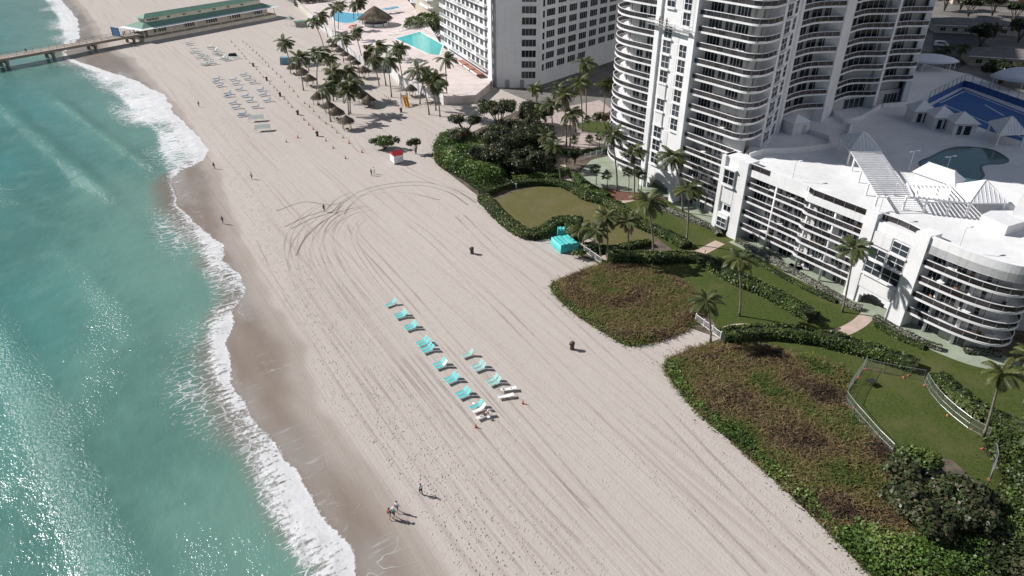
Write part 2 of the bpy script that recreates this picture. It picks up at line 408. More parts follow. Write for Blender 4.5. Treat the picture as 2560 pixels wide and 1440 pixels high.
n.set(Base_Color=c, Roughness=n.ramp(msk, 0, 1, .07, .9), Specular=n.ramp(msk, 0, 1, .0, .1), Normal=nb, Alpha=al)
n.set(Coat_Weight=n.ramp(msk, 0, 1, 1.0, 0.0), Coat_Roughness=.15, Coat_IOR=1.33, Coat_Normal=nc)
me.materials.append(n.m)
sea = obj('sea', me, kind='structure')
seabed = MB().prism([xy(-300, -2600), xy(900, -2600), xy(900, -15), xy(-300, -15)], -2.0, -1.6).build('sea_bed', M('sea_floor_sand', (.3, .3, .25)), kind='structure')
# inland ground, large
M('city_ground', (.16, .15, .14), .9, .25, .08)
sheet('ground', [xy(-700, 123), xy(-700, 2600), xy(2600, 2600), xy(2600, 123)], -.02, MATS['city_ground'])
# ---------------------------------------------------------------- gardens, lawns, paths
def M_grass(name, a, b, dry, dscale=.12):
    n = NT(name); p = n.add('NewGeometry').outputs['Position']
    c = n.mix(n.ramp(n.noise(p, 2.2, 4.0, .65), .35, .65), c4(a), c4(b))
    c = n.mix(n.math('MULTIPLY', n.ramp(n.noise(p, dscale, 4.0, .6), .42, .7), .8), c, c4(dry))
    c = n.mix(n.math('MULTIPLY', n.ramp(n.noise(p, 11.0, 2.0), .5, .75), .4), c, c4(tuple(x*.5 for x in a)))
    n.set(Base_Color=c, Roughness=.95, Specular=.1, Normal=n.bump(n.noise(p, 9.0, 3.0), .9, .08)); MATS[name] = n.m; return n.m
M_grass('lawn_green', (.044, .064, .016), (.074, .097, .026), (.105, .108, .042))
M_grass('lawn_dry', (.10, .098, .036), (.14, .128, .055), (.155, .13, .075), .2)
M('soil', (.12, .095, .07), .95, .35, .5, bump=.05)
M('path_concrete', (.46, .36, .30), .85, .12, .5)
M('patio_green', (.29, .33, .255), .7, .12, .3)
M('brick_pavers', (.40, .33, .31), .85, .15, .8)
M('asphalt', (.055, .055, .06), .9, .3, .3)
M('mulch', (.16, .07, .05), .95, .3, 2.0, bump=.05)
def gp(pix, z=0.0): return [g(x, y, z) for x, y in pix]
sheet('garden_soil', gp([(1195,490),(1262,560),(1330,600),(1372,598),(1450,640),(1500,662),(1440,682),(1386,712),(1440,785),(1562,862),(1640,858),(1730,822),(1800,846),(1700,890),(1662,915),(1740,1022),(1900,1162),(2150,1412),(2192,1440),(2400,1640),(2900,1640),(2900,800),(2250,790),(1850,580),(1640,470),(1600,380),(1480,300),(1330,260),(1180,330),(1090,380),(1105,420)]), .012, MATS['soil'])
sheet('lawn', gp([(1420,430),(1470,470),(1560,500),(1690,500),(1850,600),(2100,745),(2250,815),(2430,900),(3100,1000),(3100,1330),(2480,1240),(2380,1150),(2240,1130),(2090,1010),(2050,900),(1960,872),(1860,850),(1800,830),(1780,800),(1700,690),(1500,665),(1480,640),(1700,640),(1600,560),(1520,520)]), .02, MATS['lawn_green'])
sheet('dry_lawn', gp([(1218,506),(1290,476),(1360,463),(1425,467),(1462,490),(1512,503),(1552,528),(1588,565),(1645,600),(1612,622),(1550,634),(1490,630),(1440,600),(1395,568),(1350,592),(1316,592),(1262,556)]), .03, MATS['lawn_dry'])
def path(name, pix, w, mat, z):
    c = smooth_line([g(*p) for p in pix], 6); return MB().strip(offset(c, w/2), offset(c, -w/2), z-.3, z).build(name, mat, kind='structure')
path('garden_path', [(2170,788),(2142,812),(2096,832),(2030,834),(1960,826),(1880,819),(1832,822),(1790,842)], 2.2, MATS['path_concrete'], .04)
path('garden_path', [(1800,606),(1742,634),(1690,641),(1620,640),(1560,639),(1505,646)], 2.2, MATS['path_concrete'], .04)
path('garden_path', [(1405,395),(1408,430),(1432,466),(1480,492),(1545,505),(1612,488)], 1.8, MATS['path_concrete'], .045)
sheet('green_patio', gp([(1452,428),(1478,400),(1530,388),(1600,400),(1700,480),(1690,500),(1625,484),(1560,482),(1500,468),(1462,450)]), .035, MATS['patio_green'])
sheet('brick_drive', gp([(1325,300),(1400,270),(1500,250),(1560,300),(1560,372),(1450,385),(1395,382),(1370,360),(1338,338)]), .03, MATS['brick_pavers'])
sheet('mulch_bed', gp([(1515,470),(1560,480),(1625,483),(1600,500),(1545,502),(1500,488)]), .05, MATS['mulch'])
isl = g(1487, 318)
o = MB().lathe([(5.6, 0), (5.6, .16), (5.1, .2), (5.1, .1)], 32, (isl[0], isl[1], 0)).build('island_kerb', M('kerb_stone', (.2, .2, .19)), kind='structure')
MB().lathe([(5.05, 0), (5.05, .17), (.1, .22)], 32, (isl[0], isl[1], 0)).build('island_grass', MATS['lawn_green'], kind='structure')
# tyre tracks pressed in the sand: low ridged strips
def track(pix, w=.32, gap=1.7, mat='track_sand', double=True, h=.03):
    c = smooth_line([g(*p) for p in pix], 10); b = MB()
    for off in ((gap/2, -gap/2) if double else (0,)):
        m = resample(offset(c, off), .8); o1, i1 = offset(m, w/2), offset(m, -w/2)
        o2, i2 = offset(m, w*.95), offset(m, -w*.95)
        for k in range(len(m)-1):
            hk, hk2 = h*(1+.4*math.sin(k*2.1)), h*(1+.4*math.sin((k+1)*2.1))
            P = [(o2[k], .001, o2[k+1], .001), (o1[k], hk, o1[k+1], hk2), (m[k], .004, m[k+1], .004), (i1[k], hk, i1[k+1], hk2), (i2[k], .001, i2[k+1], .001)]
            for a, d in zip(P, P[1:]):
                b.quad((*a[0], a[1]+.014), (*a[2], a[3]+.014), (*d[2], d[3]+.014), (*d[0], d[1]+.014))
    return b.build('tyre_track', MATS[mat], kind='structure')
def M_track(name, a, lo, hi):
    n = NT(name); p = n.add('NewGeometry').outputs['Position']
    n.set(Base_Color=n.mix(n.noise(p, 1.5, 3), c4(a), c4(tuple(x*1.25 for x in a))), Roughness=.95, Specular=.1)
    n.set(Alpha=n.math('MULTIPLY', n.ramp(n.noise(p, .05, 4, .6), lo, hi, .08, .48), n.ramp(n.noise(p, 2.8, 2), .25, .65, .55, 1.0))); MATS[name] = n.m
M_track('track_sand', (.33, .285, .25), .40, .70); M_track('track_dark', (.17, .14, .12), .30, .60)
track([(850,535),(868,510),(910,480),(980,463),(1060,460),(1130,478),(1180,510)], .22, 2.0, 'track_dark')
track([(690,528),(760,505),(830,512),(900,490),(1000,480),(1100,500)], .2, 1.7, 'track_dark', False)
track([(720,570),(770,545),(820,528),(850,500),(880,485)], .22, 1.8, 'track_dark')
track([(740,640),(760,600),(800,560),(850,530),(910,515)], .2, 1.7, 'track_dark', False)
track([(1500,1440),(1330,1260),(1180,1080),(1040,910),(930,780),(850,680),(822,610),(830,565),(870,535),(930,520)], .24, 1.9, 'track_sand')
track([(1290,1440),(1150,1260),(1000,1060),(880,900),(790,780),(740,690),(735,630),(760,580),(800,550)], .18, 1.8, 'track_sand', True, .02)
track([(1420,1440),(1240,1240),(1100,1060),(960,890),(850,750),(790,640),(800,590),(830,550)], .2, 1.9, 'track_sand')
track([(1640,1440),(1440,1220),(1270,1020),(1130,860),(1000,710),(900,600),(880,560)], .2, 1.8, 'track_sand')
track([(2060,1440),(1800,1180),(1640,1010),(1480,860),(1330,720),(1230,620),(1150,540)], .22, 1.9, 'track_sand')
track([(1900,1440),(1700,1230),(1500,1020),(1330,850),(1190,710),(1080,600),(1000,540)], .2, 1.8, 'track_sand')
track([(1190,1440),(1050,1240),(930,1080),(840,950),(760,820),(700,720),(640,600)], .16, 1.8, 'track_sand', False, .02)
bs = [(1440,1440),(1270,1260),(1130,1080),(1000,910),(900,780),(830,680),(800,610),(812,565),(850,530),(910,505),(980,490)]
bc = smooth_line([g(*p) for p in bs], 8)
for k_ in range(12):
    o_ = -7+k_*1.25+random.uniform(-.4, .4); i0 = random.randrange(0, 20); i1 = len(bc)-random.randrange(0, 12)
    m = resample(offset(bc, o_)[i0:i1], 1.0); w_ = random.uniform(.07, .16); b = MB()
    a1, a2 = offset(m, w_), offset(m, -w_)
    for k in range(len(m)-1):
        b.quad((*a1[k], .016), (*a1[k+1], .016), (*m[k+1], .045), (*m[k], .045)); b.quad((*m[k], .045), (*m[k+1], .045), (*a2[k+1], .016), (*a2[k], .016))
    b.build('tyre_track', MATS['track_sand'], kind='structure')
track([(1340,590),(1260,540),(1200,500),(1150,480),(1050,440),(1010,420)], .18, 1.6, 'track_sand')
track([(905,380),(880,345),(910,315),(925,300)], .2, 1.7, 'track_sand')
# ---------------------------------------------------------------- building kit
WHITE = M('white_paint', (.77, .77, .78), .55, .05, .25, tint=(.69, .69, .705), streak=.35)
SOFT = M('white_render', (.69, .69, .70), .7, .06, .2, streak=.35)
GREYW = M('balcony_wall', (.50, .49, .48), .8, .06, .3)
DGLASS = M_glass('window_glass', (.012, .015, .02))
RGLASS = M_glass('railing_glass', (.016, .014, .016), .9, .25)
FRAME = M('window_frame', (.74, .74, .75), .5, .04)
SHUT = M('storm_shutter', (.52, .53, .53), .6, .08, 1.5)
METAL = M('grey_metal', (.32, .32, .33), .4, .1, 1.0, metal=.6)
DARKM = M('dark_metal', (.06, .06, .065), .5, .15, 1.0)
NP = [0]
def along(P, t):                                   # point at fraction t of a polyline
    d = [0.0]
    for a, b in zip(P, P[1:]): d.append(d[-1]+math.hypot(b[0]-a[0], b[1]-a[1]))
    s = t*d[-1]; i = min(max(int(np.searchsorted(d, s))-1, 0), len(P)-2); w = (s-d[i])/(d[i+1]-d[i])
    return (P[i][0]*(1-w)+P[i+1][0]*w, P[i][1]*(1-w)+P[i+1][1]*w)
def window_meshes(a, b, z0, z1, n, out=(0, 0), cross=False):
    """dark panes and white frame standing just proud of a wall, from a to b"""
    dx, dy = b[0]-a[0], b[1]-a[1]; L = math.hypot(dx, dy); tx, ty = dx/L, dy/L; nx, ny = ty, -tx   # outward = right of travel
    pane, fr = MB(), MB()
    def P(s, o, z): return (a[0]+tx*s+nx*o, a[1]+ty*s+ny*o, z)
    def bx(B, s0, s1, o0, o1, za, zb):
        B.hexa([P(s0, o0, za), P(s1, o0, za), P(s1, o1, za), P(s0, o1, za), P(s0, o0, zb), P(s1, o0, zb), P(s1, o1, zb), P(s0, o1, zb)])
    bx(pane, .02, L-.02, .05, -.02, z0+.02, z1-.02)
    w = .065
    for k in range(n+1):
        s = L*k/n; bx(fr, max(0, s-w/2), min(L, s+w/2), .10, -.02, z0+.05, z1-.05)
    bx(fr, 0, L, .11, -.02, z0, z0+.07); bx(fr, 0, L, .11, -.02, z1-.07, z1)
    if cross: bx(fr, .05, L-.05, .095, -.02, (z0+z1)/2-.05, (z0+z1)/2+.05)
    return pane.mesh('window', DGLASS), fr.mesh('frame', FRAME)
def put_window(root, wm, loc, shut=False):
    w = obj('window' if not shut else 'shutter', wm[0], root, loc)
    if shut:
        w.data = wm[2]
    else: obj('frame', wm[1], w)
    return w
def wing(root, base, outline, levels, h, wins, depth=2.2, upper=(), max_panels=300, shut=.08, wall=None, post_mat=None, zoff=0.0, fascia=.36, ends=True):
    P = resample(outline, 1.75); L = len(P)-1; Q_ = resample(outline, .6) if len(outline) > 2 else P; I = offset(Q_, depth)
    bx, by = base
    slab = MB().strip(Q_, offset(Q_, depth+.3), .16-fascia, .16).mesh('balcony_slab', WHITE)
    rail = MB().strip(offset(Q_, .02), offset(Q_, .14), 1.05, 1.16).mesh('top_rail', WHITE)
    Pg = offset(P, .09); Pg2 = offset(P, .12)
    pan = [MB().strip(Pg[k:k+2], Pg2[k:k+2], .2, 1.02).mesh('railing_panel', RGLASS) for k in range(L)]
    allp = MB().strip(Pg, Pg2, .2, 1.02).mesh('railing_panels', RGLASS)
    pb = MB()
    for k in range(L+1): pb.box((*offset(P, .1)[k], .16), (.07, .07, .88))
    posts = pb.mesh('railing_posts', post_mat or METAL)
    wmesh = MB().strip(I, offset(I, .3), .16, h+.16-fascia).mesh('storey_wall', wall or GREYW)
    W = []
    for (t0, t1, n) in wins:
        a, b = along(I, t0), along(I, t1)
        pm, fm = window_meshes(a, b, .18, 2.6, n)
        sb = MB(); dx, dy = b[0]-a[0], b[1]-a[1]; Lw = math.hypot(dx, dy); nx, ny = dy/Lw, -dx/Lw; m = max(2, int(Lw/.35))
        for k in range(m):
            p = (a[0]+dx*(k+.5)/m+nx*.05, a[1]+dy*(k+.5)/m+ny*.05, .18); sb.box(p, (Lw/m*.8, .08, 2.3), math.atan2(dy, dx))
        W.append((pm, fm, sb.mesh('shutter', SHUT)))
    for lv in levels:
        loc = (-bx, -by, lv*h+zoff)
        s = obj('balcony_slab', slab, root, loc)
        obj('top_rail', rail, s); obj('railing_posts', posts, s, kind='stuff')
        if NP[0]+L <= max_panels:
            for m in pan: obj('railing_panel', m, s)
            NP[0] += L
        else: obj('railing_glass', allp, s, kind='stuff')
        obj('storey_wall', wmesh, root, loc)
        for wm in W: put_window(root, wm, loc, random.random() < shut)
    if len(upper):
        for nm, parts, mt in (('upper_balconies', (slab, rail), WHITE), ('upper_railings', (allp,), RGLASS), ('upper_walls', (wmesh,), GREYW)):
            Vs, Fs, off = [], [], 0
            for me_ in parts:
                v = np.array([x.co[:] for x in me_.vertices]); fs = [tuple(p.vertices) for p in me_.polygons]
                for lv in upper:
                    Vs.append(v+[0, 0, lv*h+zoff]); Fs += [tuple(i+off for i in f) for f in fs]; off += len(v)
            obj(nm, new_mesh(nm, np.concatenate(Vs), Fs, mt), root, (-bx, -by, 0), kind='stuff')
        wm0 = MB()
# ---------------------------------------------------------------- the white tower
TB = (45.0, 152.0); TH_ = 3.0
tower = thing('condo_tower', 'tall white condominium tower with rounded stacked balconies and dark railings', 'building', (*TB, 0))
UP = tuple(range(17, 28))
Mout = smooth_line([(35.9, 141.1), (38.2, 137.9), (40.2, 135.0), (42.0, 132.3), (43.4, 130.4), (44.9, 129.9), (47.2, 131.1), (49.6, 133.7)], 4)
Mlow = [(35.9, 141.1), (43.2, 129.8)]
Lout = smooth_line([(28.5, 172.0), (25.6, 170.0), (24.0, 166.8), (23.7, 163.2), (24.1, 160.6), (25.2, 158.1), (27.8, 154.4), (30.5, 150.9)], 4)
R1o = smooth_line([(57.1, 144.9), (60.1, 148.0), (62.7, 150.0), (65.2, 150.8), (68.6, 151.3)], 4)
R2o = smooth_line([(72.8, 156.0), (75.6, 158.8), (78.0, 160.5), (80.4, 160.9), (83.2, 160.9), (84.9, 161.5)], 4)
R3o = smooth_line([(85.1, 161.6), (87.1, 162.8), (89.4, 163.3), (92.0, 163.3), (93.8, 164.0)], 4)
wing(tower, TB, Mlow, range(1, 6), TH_, [(.02, .24, 4), (.29, .44, 2), (.48, .62, 2), (.66, .97, 5)], 2.8)
wing(tower, TB, Mout, range(6, 17), TH_, [(.02, .21, 4), (.25, .36, 2), (.39, .57, 4), (.61, .76, 4), (.79, .96, 3)], 2.8, upper=UP, shut=.12)
wing(tower, TB, Lout, range(1, 17), TH_, [(.28, .40, 3), (.43, .57, 4), (.60, .70, 2), (.74, .84, 2), (.90, .99, 1)], 2.7, upper=UP, shut=.10)
wing(tower, TB, R1o, range(6, 17), TH_, [(.02, .26, 3), (.29, .52, 3), (.58, .74, 2), (.78, .97, 3)], upper=UP, shut=.14)
wing(tower, TB, R2o, range(6, 17), TH_, [(.02, .24, 3), (.27, .46, 2), (.50, .95, 5)], upper=UP, shut=.14)
wing(tower, TB, R3o, range(7, 17), TH_, [(.04, .36, 3), (.42, .97, 5)], upper=UP, shut=.12)
def off(o, b=TB): o.location = (-b[0], -b[1], o.location[2]); return o
TOPZ = 28*TH_
off(MB().prism([(31.3, 170.5), (27.4, 167), (27.2, 162.5), (28.6, 158.6), (33.2, 152.6), (38.6, 143.6), (46.0, 133.2), (48.0, 136.0), (56.6, 148.8), (62.4, 153.6), (68.5, 155.2), (71, 157.5), (76.5, 162.8), (83, 164.6), (92.5, 167.0), (100, 182), (119, 234), (64, 240), (40, 186)], 0, TOPZ).build('tower_core', GREYW, tower))  # hidden rear corners stretched back so the tower shades court and canopies
# wall with stacked bay windows between the two sea-side balcony stacks
def facade(root, a, b, z0, z1, t, mat=WHITE, name='pier_wall', base=TB):
    dx, dy = b[0]-a[0], b[1]-a[1]; L = math.hypot(dx, dy); nx, ny = -dy/L*t, dx/L*t
    return off(MB().prism([a, b, (b[0]+nx, b[1]+ny), (a[0]+nx, a[1]+ny)], z0, z1).build(name, mat, root), base)
A0, B0 = (30.2, 151.3), (36.1, 140.9)
def lerp(a, b, t): return (a[0]+(b[0]-a[0])*t, a[1]+(b[1]-a[1])*t)
facade(tower, A0, B0, 3.2, TOPZ, 3.5)
arch = MB()                                         # arched foot of that wall
aa, bb = A0, B0
for k in range(12):
    t0, t1 = k/12, (k+1)/12; f = lambda t: 3.1*math.sqrt(max(0, 1-((t-.5)/.36)**2)) if abs(t-.5) < .36 else 0.0
    p, q = lerp(aa, bb, t0), lerp(aa, bb, t1); z0 = max(0, min(f(t0+.01), f(t1-.01)))
    if z0 < 3.1: arch.prism([p, q, (q[0]+1.0, q[1]+.56), (p[0]+1.0, p[1]+.56)], z0, 3.3)
off(arch.build('arched_base', WHITE, tower))
def pier(t0, t1, o=.45):
    d = ((B0[0]-A0[0]), (B0[1]-A0[1])); L = math.hypot(*d); nx, ny = d[1]/L*o, -d[0]/L*o
    p, q = lerp(A0, B0, t0), lerp(A0, B0, t1)
    off(MB().prism([(p[0]+nx, p[1]+ny), (q[0]+nx, q[1]+ny), q, p], 0, TOPZ).build('pier', WHITE, tower))
pier(-.02, .10, .5); pier(.86, 1.0, .7)
def bay(t0, t1, lv, kind, off_z=.0):
    p, q = lerp(A0, B0, t0), lerp(A0, B0, t1); z0, z1 = lv*TH_+.35+off_z, lv*TH_+2.85+off_z
    d = (B0[0]-A0[0], B0[1]-A0[1]); L = math.hypot(*d); nx, ny = d[1]/L, -d[0]/L
    if kind == 'w':
        pm, fm = window_meshes(p, q, z0, z1, 2, cross=True); put_window(tower, (pm, fm), (-TB[0], -TB[1], 0))
    sill = MB().prism([(p[0]-d[0]*.02, p[1]-d[1]*.02), (q[0]+d[0]*.02, q[1]+d[1]*.02), (q[0]+d[0]*.02+nx*.5, q[1]+d[1]*.02+ny*.5), (p[0]-d[0]*.02+nx*.5, p[1]-d[1]*.02+ny*.5)], z0-.32, z0-.08)
    off(sill.build('window_sill', WHITE, tower))
    if kind == 'b':
        off(MB().prism([p, q, (q[0]+nx*.25, q[1]+ny*.25), (p[0]+nx*.25, p[1]+ny*.25)], z0, z1).build('blank_panel', SOFT, tower))
for lv, k in ((2, 'w'), (3, 'w'), (4, 'w'), (5, 'b'), (6, 'w'), (7, 'b'), (8, 'w'), (9, 'w'), (10, 'w'), (11, 'w'), (13, 'w'), (14, 'w')): bay(.2, .40, lv, k)
for lv, k in ((5, 'w'), (6, 'w'), (7, 'w'), (8, 'w'), (9, 'w'), (10, 'w'), (12, 'w'), (13, 'w'), (14, 'w'), (2, 'b')): bay(.62, .80, lv, k)
for z in np.arange(9, 44, 6.0): facade(tower, lerp(A0, B0, .44), lerp(A0, B0, .58), z, z+5.7, -.06, SOFT, 'blank_panel')
# narrow window strip and piers on the land side
S0, S1 = (49.9, 134.2), (56.9, 144.6)
facade(tower, S0, S1, 5.5, TOPZ, 3.0)
for lv in range(5, 17):
    for t0, t1, n in ((.10, .40, 2), (.55, .72, 1)):
        pm, fm = window_meshes(lerp(S0, S1, t0), lerp(S0, S1, t1), lv*TH_+.3, lv*TH_+2.75, n, cross=True); put_window(tower, (pm, fm), (-TB[0], -TB[1], 0))
    p, q = lerp(S0, S1, .06), lerp(S0, S1, .46)
    off(MB().prism([p, q, (q[0]+.45, q[1]-.3), (p[0]+.45, p[1]-.3)], lv*TH_-.12, lv*TH_+.14).build('window_sill', WHITE, tower))
facade(tower, lerp(S0, S1, .86), S1, 14, TOPZ, -.5, name='pier')
facade(tower, (68.7, 151.2), (72.6, 155.7), 12, TOPZ, 3.0, name='pier')
facade(tower, (84.7, 161.3), (85.4, 161.7), 12, TOPZ, 2.0, name='pier')
facade(tower, (93.8, 164.0), (100, 181), 10, TOPZ, 1.2, name='end_wall')
# terrace-level rooms under the land-side balconies
for (a, b) in (((73.5, 158.8), (84, 163.2)), ((86.5, 164.6), (93, 166.6))):
    facade(tower, a, b, 14.8, 18.2, .4, GREYW, 'ground_wall')
    pm, fm = window_meshes(lerp(a, b, .35), lerp(a, b, .9), 15.0, 17.4, 4); put_window(tower, (pm, fm), (-TB[0], -TB[1], 0))
facade(tower, (57.5, 147.6), (68.4, 153.2), 14.8, 18.2, .4, GREYW, 'ground_wall')
# lower rooms at the foot of the sea-side stacks
off(MB().strip(offset(Lout, 2.2), offset(Lout, 2.5), 0, 2.7).build('ground_wall', GREYW, tower))
for t0, t1 in ((.46, .58), (.64, .74), (.8, .92)):
    I = offset(resample(Lout, 1.75), 2.18); pm, fm = window_meshes(along(I, t0), along(I, t1), .1, 2.3, 2); put_window(tower, (pm, fm), (-TB[0], -TB[1], 0))
off(MB().strip(offset(Mlow, 2.2), offset(Mlow, 2.5), 0, 2.7).build('ground_wall', GREYW, tower))
for t0, t1 in ((.1, .25), (.4, .5), (.65, .85)):
    I = offset(resample(Mlow, 1.75), 2.18); pm, fm = window_meshes(along(I, t0), along(I, t1), .1, 2.3, 2); put_window(tower, (pm, fm), (-TB[0], -TB[1], 0))
# ---------------------------------------------------------------- lower terrace building
LB = (62.0, 105.0); LH = 2.8; DECK = 14.9
low = thing('terrace_building', 'low white five storey building with long balconies and roof terrace', 'building', (*LB, 0))
NP[0] = 0
Aout = [(44.5, 122.8), (51.6, 111.6)]; Bout = smooth_line([(51.3, 112.0), (51.2, 111.0), (51.7, 110.2), (57.3, 101.7)], 3)
Cout = smooth_line([(62.2, 92.1), (65.2, 87.4), (67.6, 84.6), (69.7, 83.1), (71.6, 82.7), (73.6, 83.6), (75.0, 85.7), (75.9, 89.5)], 4)
wing(low, LB, Cout, range(1, 5), LH, [(.02, .17, 4), (.19, .32, 3), (.35, .52, 4), (.55, .68, 3), (.71, .84, 3)], 2.4, shut=0, fascia=.33)
wing(low, LB, Bout, range(1, 5), LH, [(.04, .16, 1), (.20, .44, 4), (.54, .74, 3), (.78, .98, 3)], 2.3, shut=.15, fascia=.33)
wing(low, LB, Aout, range(1, 5), LH, [(.03, .25, 4), (.27, .49, 4), (.54, .70, 2), (.73, .97, 4)], 2.3, shut=.1, fascia=.33)
for o_ in (Aout, Bout, Cout):
    Pn = resample(o_, 1.75); I = offset(Pn, 2.3)
    off(MB().strip(I, offset(I, .3), 0, 2.5).build('ground_wall', GREYW, low), LB)
    for t0, t1, nn in ((.08, .28, 2), (.38, .5, 2), (.62, .84, 3)):
        pm, fm = window_meshes(along(I, t0), along(I, t1), .08, 2.3, nn); put_window(low, (pm, fm), (-LB[0], -LB[1], 0))
for (p, r_) in (((48.2, 117.4), .22), ((54.6, 106.5), .22), ((51.9, 110.9), .2), ((67.6, 87.3), .3), ((71.6, 85.4), .3), ((65.0, 90.6), .25)):
    off(MB().lathe([(r_, 0), (r_, 13.6)], 14, (*p, 0)).build('column', WHITE, low, smooth=True), LB)
core = [(44.2, 127.5), (47.3, 122.8), (54.0, 113.0), (54.8, 110.9), (60.2, 102.6), (60.6, 101.5), (64.6, 94.5), (67.7, 89.2), (71.2, 86.0), (73.2, 87.6), (74.3, 92), (118, 84), (140, 120), (128, 186), (100, 181), (60, 150), (48.5, 136)]
off(MB().prism(core, 0, 13.7).build('building_core', GREYW, low), LB)
# fascia and parapet round the roof
def band(o_, z0, z1, t=.35, name='parapet', m=WHITE):
    P = resample(o_, .55); off(MB().strip(offset(P, -.05), offset(P, t), z0, z1).build(name, m, low), LB)
def cut(P, t0, t1):
    return [along(P, t0+(t1-t0)*k/6) for k in range(7)]
band(Aout, 13.45, 14.75, 2.6, 'roof_edge'); band(Bout, 13.45, 14.75, 2.6, 'roof_edge'); band(Cout, 13.45, 16.0, .5); band(Cout, 13.4, 14.7, 2.8, 'roof_edge')
band(cut(Aout, .36, 1.0), 14.75, 15.95)
Wb = [(57.3, 101.7), (62.2, 92.1)]
def roof_glass(P):
    P = resample(P, 1.9); Pg, P2 = offset(P, .12), offset(P, .16); first = None
    rl = off(MB().strip(offset(P, .06), offset(P, .22), 15.82, 15.94).build('roof_rail', WHITE, low), LB)
    for k in range(len(P)-1):
        obj('railing_panel', MB().strip(Pg[k:k+2], P2[k:k+2], 14.8, 15.8).mesh('railing_panel', RGLASS), rl)
    pb = MB()
    for p in P: pb.box((*p, 14.75), (.07, .07, 1.05))
    obj('railing_posts', pb.mesh('railing_posts', METAL), rl, kind='stuff')
roof_glass(cut(Aout, .02, .36)); roof_glass([Bout[0]]+[along(Bout, t) for t in (.1, .3, .6, .98)])
roof_glass(smooth_line([(57.9, 101.4), (60.3, 98.8), (61.8, 95.6), (62.4, 92.9)], 4))
# pier walls and the wide window bay between the balcony bays
def piece(poly, z0, z1, name, m=WHITE): return off(MB().prism(poly, z0, z1).build(name, m, low), LB)
d_ = np.array([.455, -.89]); n_ = np.array([-.89, -.455]); Q = lambda s, o: tuple(np.array([57.3, 101.7])+d_*s+n_*o)
piece([Q(-.2, .35), Q(1.9, .35), Q(1.9, -2.5), Q(-.2, -2.5)], 0, 16.0, 'pier')
piece([Q(8.6, .35), Q(10.9, .35), Q(10.9, -2.5), Q(8.6, -2.5)], 0, 16.0, 'pier')
piece([Q(1.9, -.6), Q(8.6, -.6), Q(8.6, -2.6), Q(1.9, -2.6)], 2.6, 14.4, 'bay_wall')
piece([Q(1.9, .0), Q(8.6, .0), Q(8.6, -.6), Q(1.9, -.6)], 13.3, 14.75, 'roof_edge')
archl = MB()
for k in range(10):
    s0, s1 = 1.9+6.7*k/10, 1.9+6.7*(k+1)/10; f = lambda s: 2.7*math.sqrt(max(0, 1-((s-5.25)/3.35)**2))
    archl.prism([Q(s0, .1), Q(s1, .1), Q(s1, -.6), Q(s0, -.6)], min(f(s0), f(s1)), 5.3)
off(archl.build('arched_base', WHITE, low), LB)
def bayw(s0, s1, z0, z1, n):
    pm, fm = window_meshes(Q(s0, .15), Q(s1, .15), z0, z1, n, cross=True); put_window(low, (pm, fm), (-LB[0], -LB[1], 0))
    piece([Q(s0-.1, .14), Q(s1+.1, .14), Q(s1+.1, -.6), Q(s0-.1, -.6)], z0, z1, 'bay_box')
    piece([Q(s0-.15, .6), Q(s1+.15, .6), Q(s1+.15, -.6), Q(s0-.15, -.6)], z0-.3, z0-.04, 'window_sill')
bayw(2.1, 5.1, 5.9, 8.2, 2); bayw(5.3, 8.4, 5.9, 8.2, 2); bayw(2.1, 5.1, 8.6, 10.6, 2); bayw(5.5, 8.4, 8.7, 10.6, 2); bayw(5.6, 8.4, 11.1, 13.1, 2)
piece([Q(2.1, .2), Q(5.3, .2), Q(5.3, -.6), Q(2.1, -.6)], 11.0, 13.2, 'blank_panel', SOFT)
piece([Q(2.0, .25), Q(8.5, .25), Q(8.5, .1), Q(2.0, .1)], 3.1, 5.2, 'blank_panel', SOFT)
# end bay next to the tower: pier, boxed window, blank panel
d2 = np.array([.55, -.835]); n2 = np.array([-.835, -.55]); Q2 = lambda s, o: tuple(np.array([41.2, 127.6])+d2*s+n2*o)
piece([Q2(3.6, .4), Q2(5.9, .4), Q2(5.9, -2.6), Q2(3.6, -2.6)], 0, 15.9, 'pier')
piece([Q2(-.3, .0), Q2(3.6, .0), Q2(3.6, -3), Q2(-.3, -3)], 2.8, 15.9, 'bay_wall')
piece([Q2(-.4, .5), Q2(.5, .5), Q2(.5, -3), Q2(-.4, -3)], 0, 15.9, 'pier')
pm, fm = window_meshes(Q2(.9, .7), Q2(3.4, .7), 10.6, 13.4, 2, cross=True); put_window(low, (pm, fm), (-LB[0], -LB[1], 0))
piece([Q2(.8, .69), Q2(3.5, .69), Q2(3.5, 0), Q2(.8, 0)], 10.5, 13.5, 'bay_box')
piece([Q2(.6, 1.0), Q2(3.6, 1.0), Q2(3.6, 0), Q2(.6, 0)], 10.15, 10.45, 'window_sill'); piece([Q2(.6, 1.0), Q2(3.6, 1.0), Q2(3.6, 0), Q2(.6, 0)], 13.55, 13.85, 'window_sill')
piece([Q2(.9, .4), Q2(3.5, .4), Q2(3.5, 0), Q2(.9, 0)], 6.6, 9.9, 'blank_panel', SOFT)
pm, fm = window_meshes(Q2(1.6, .05), Q2(3.4, .05), 4.9, 6.2, 2); put_window(low, (pm, fm), (-LB[0], -LB[1], 0))
pm, fm = window_meshes(Q2(1.0, .72), Q2(3.2, .72), 1.6, 3.6, 2, cross=True); put_window(low, (pm, fm), (-LB[0], -LB[1], 0))
piece([Q2(.8, .7), Q2(3.4, .7), Q2(3.4, 0), Q2(.8, 0)], 1.3, 4.4, 'bay_box')
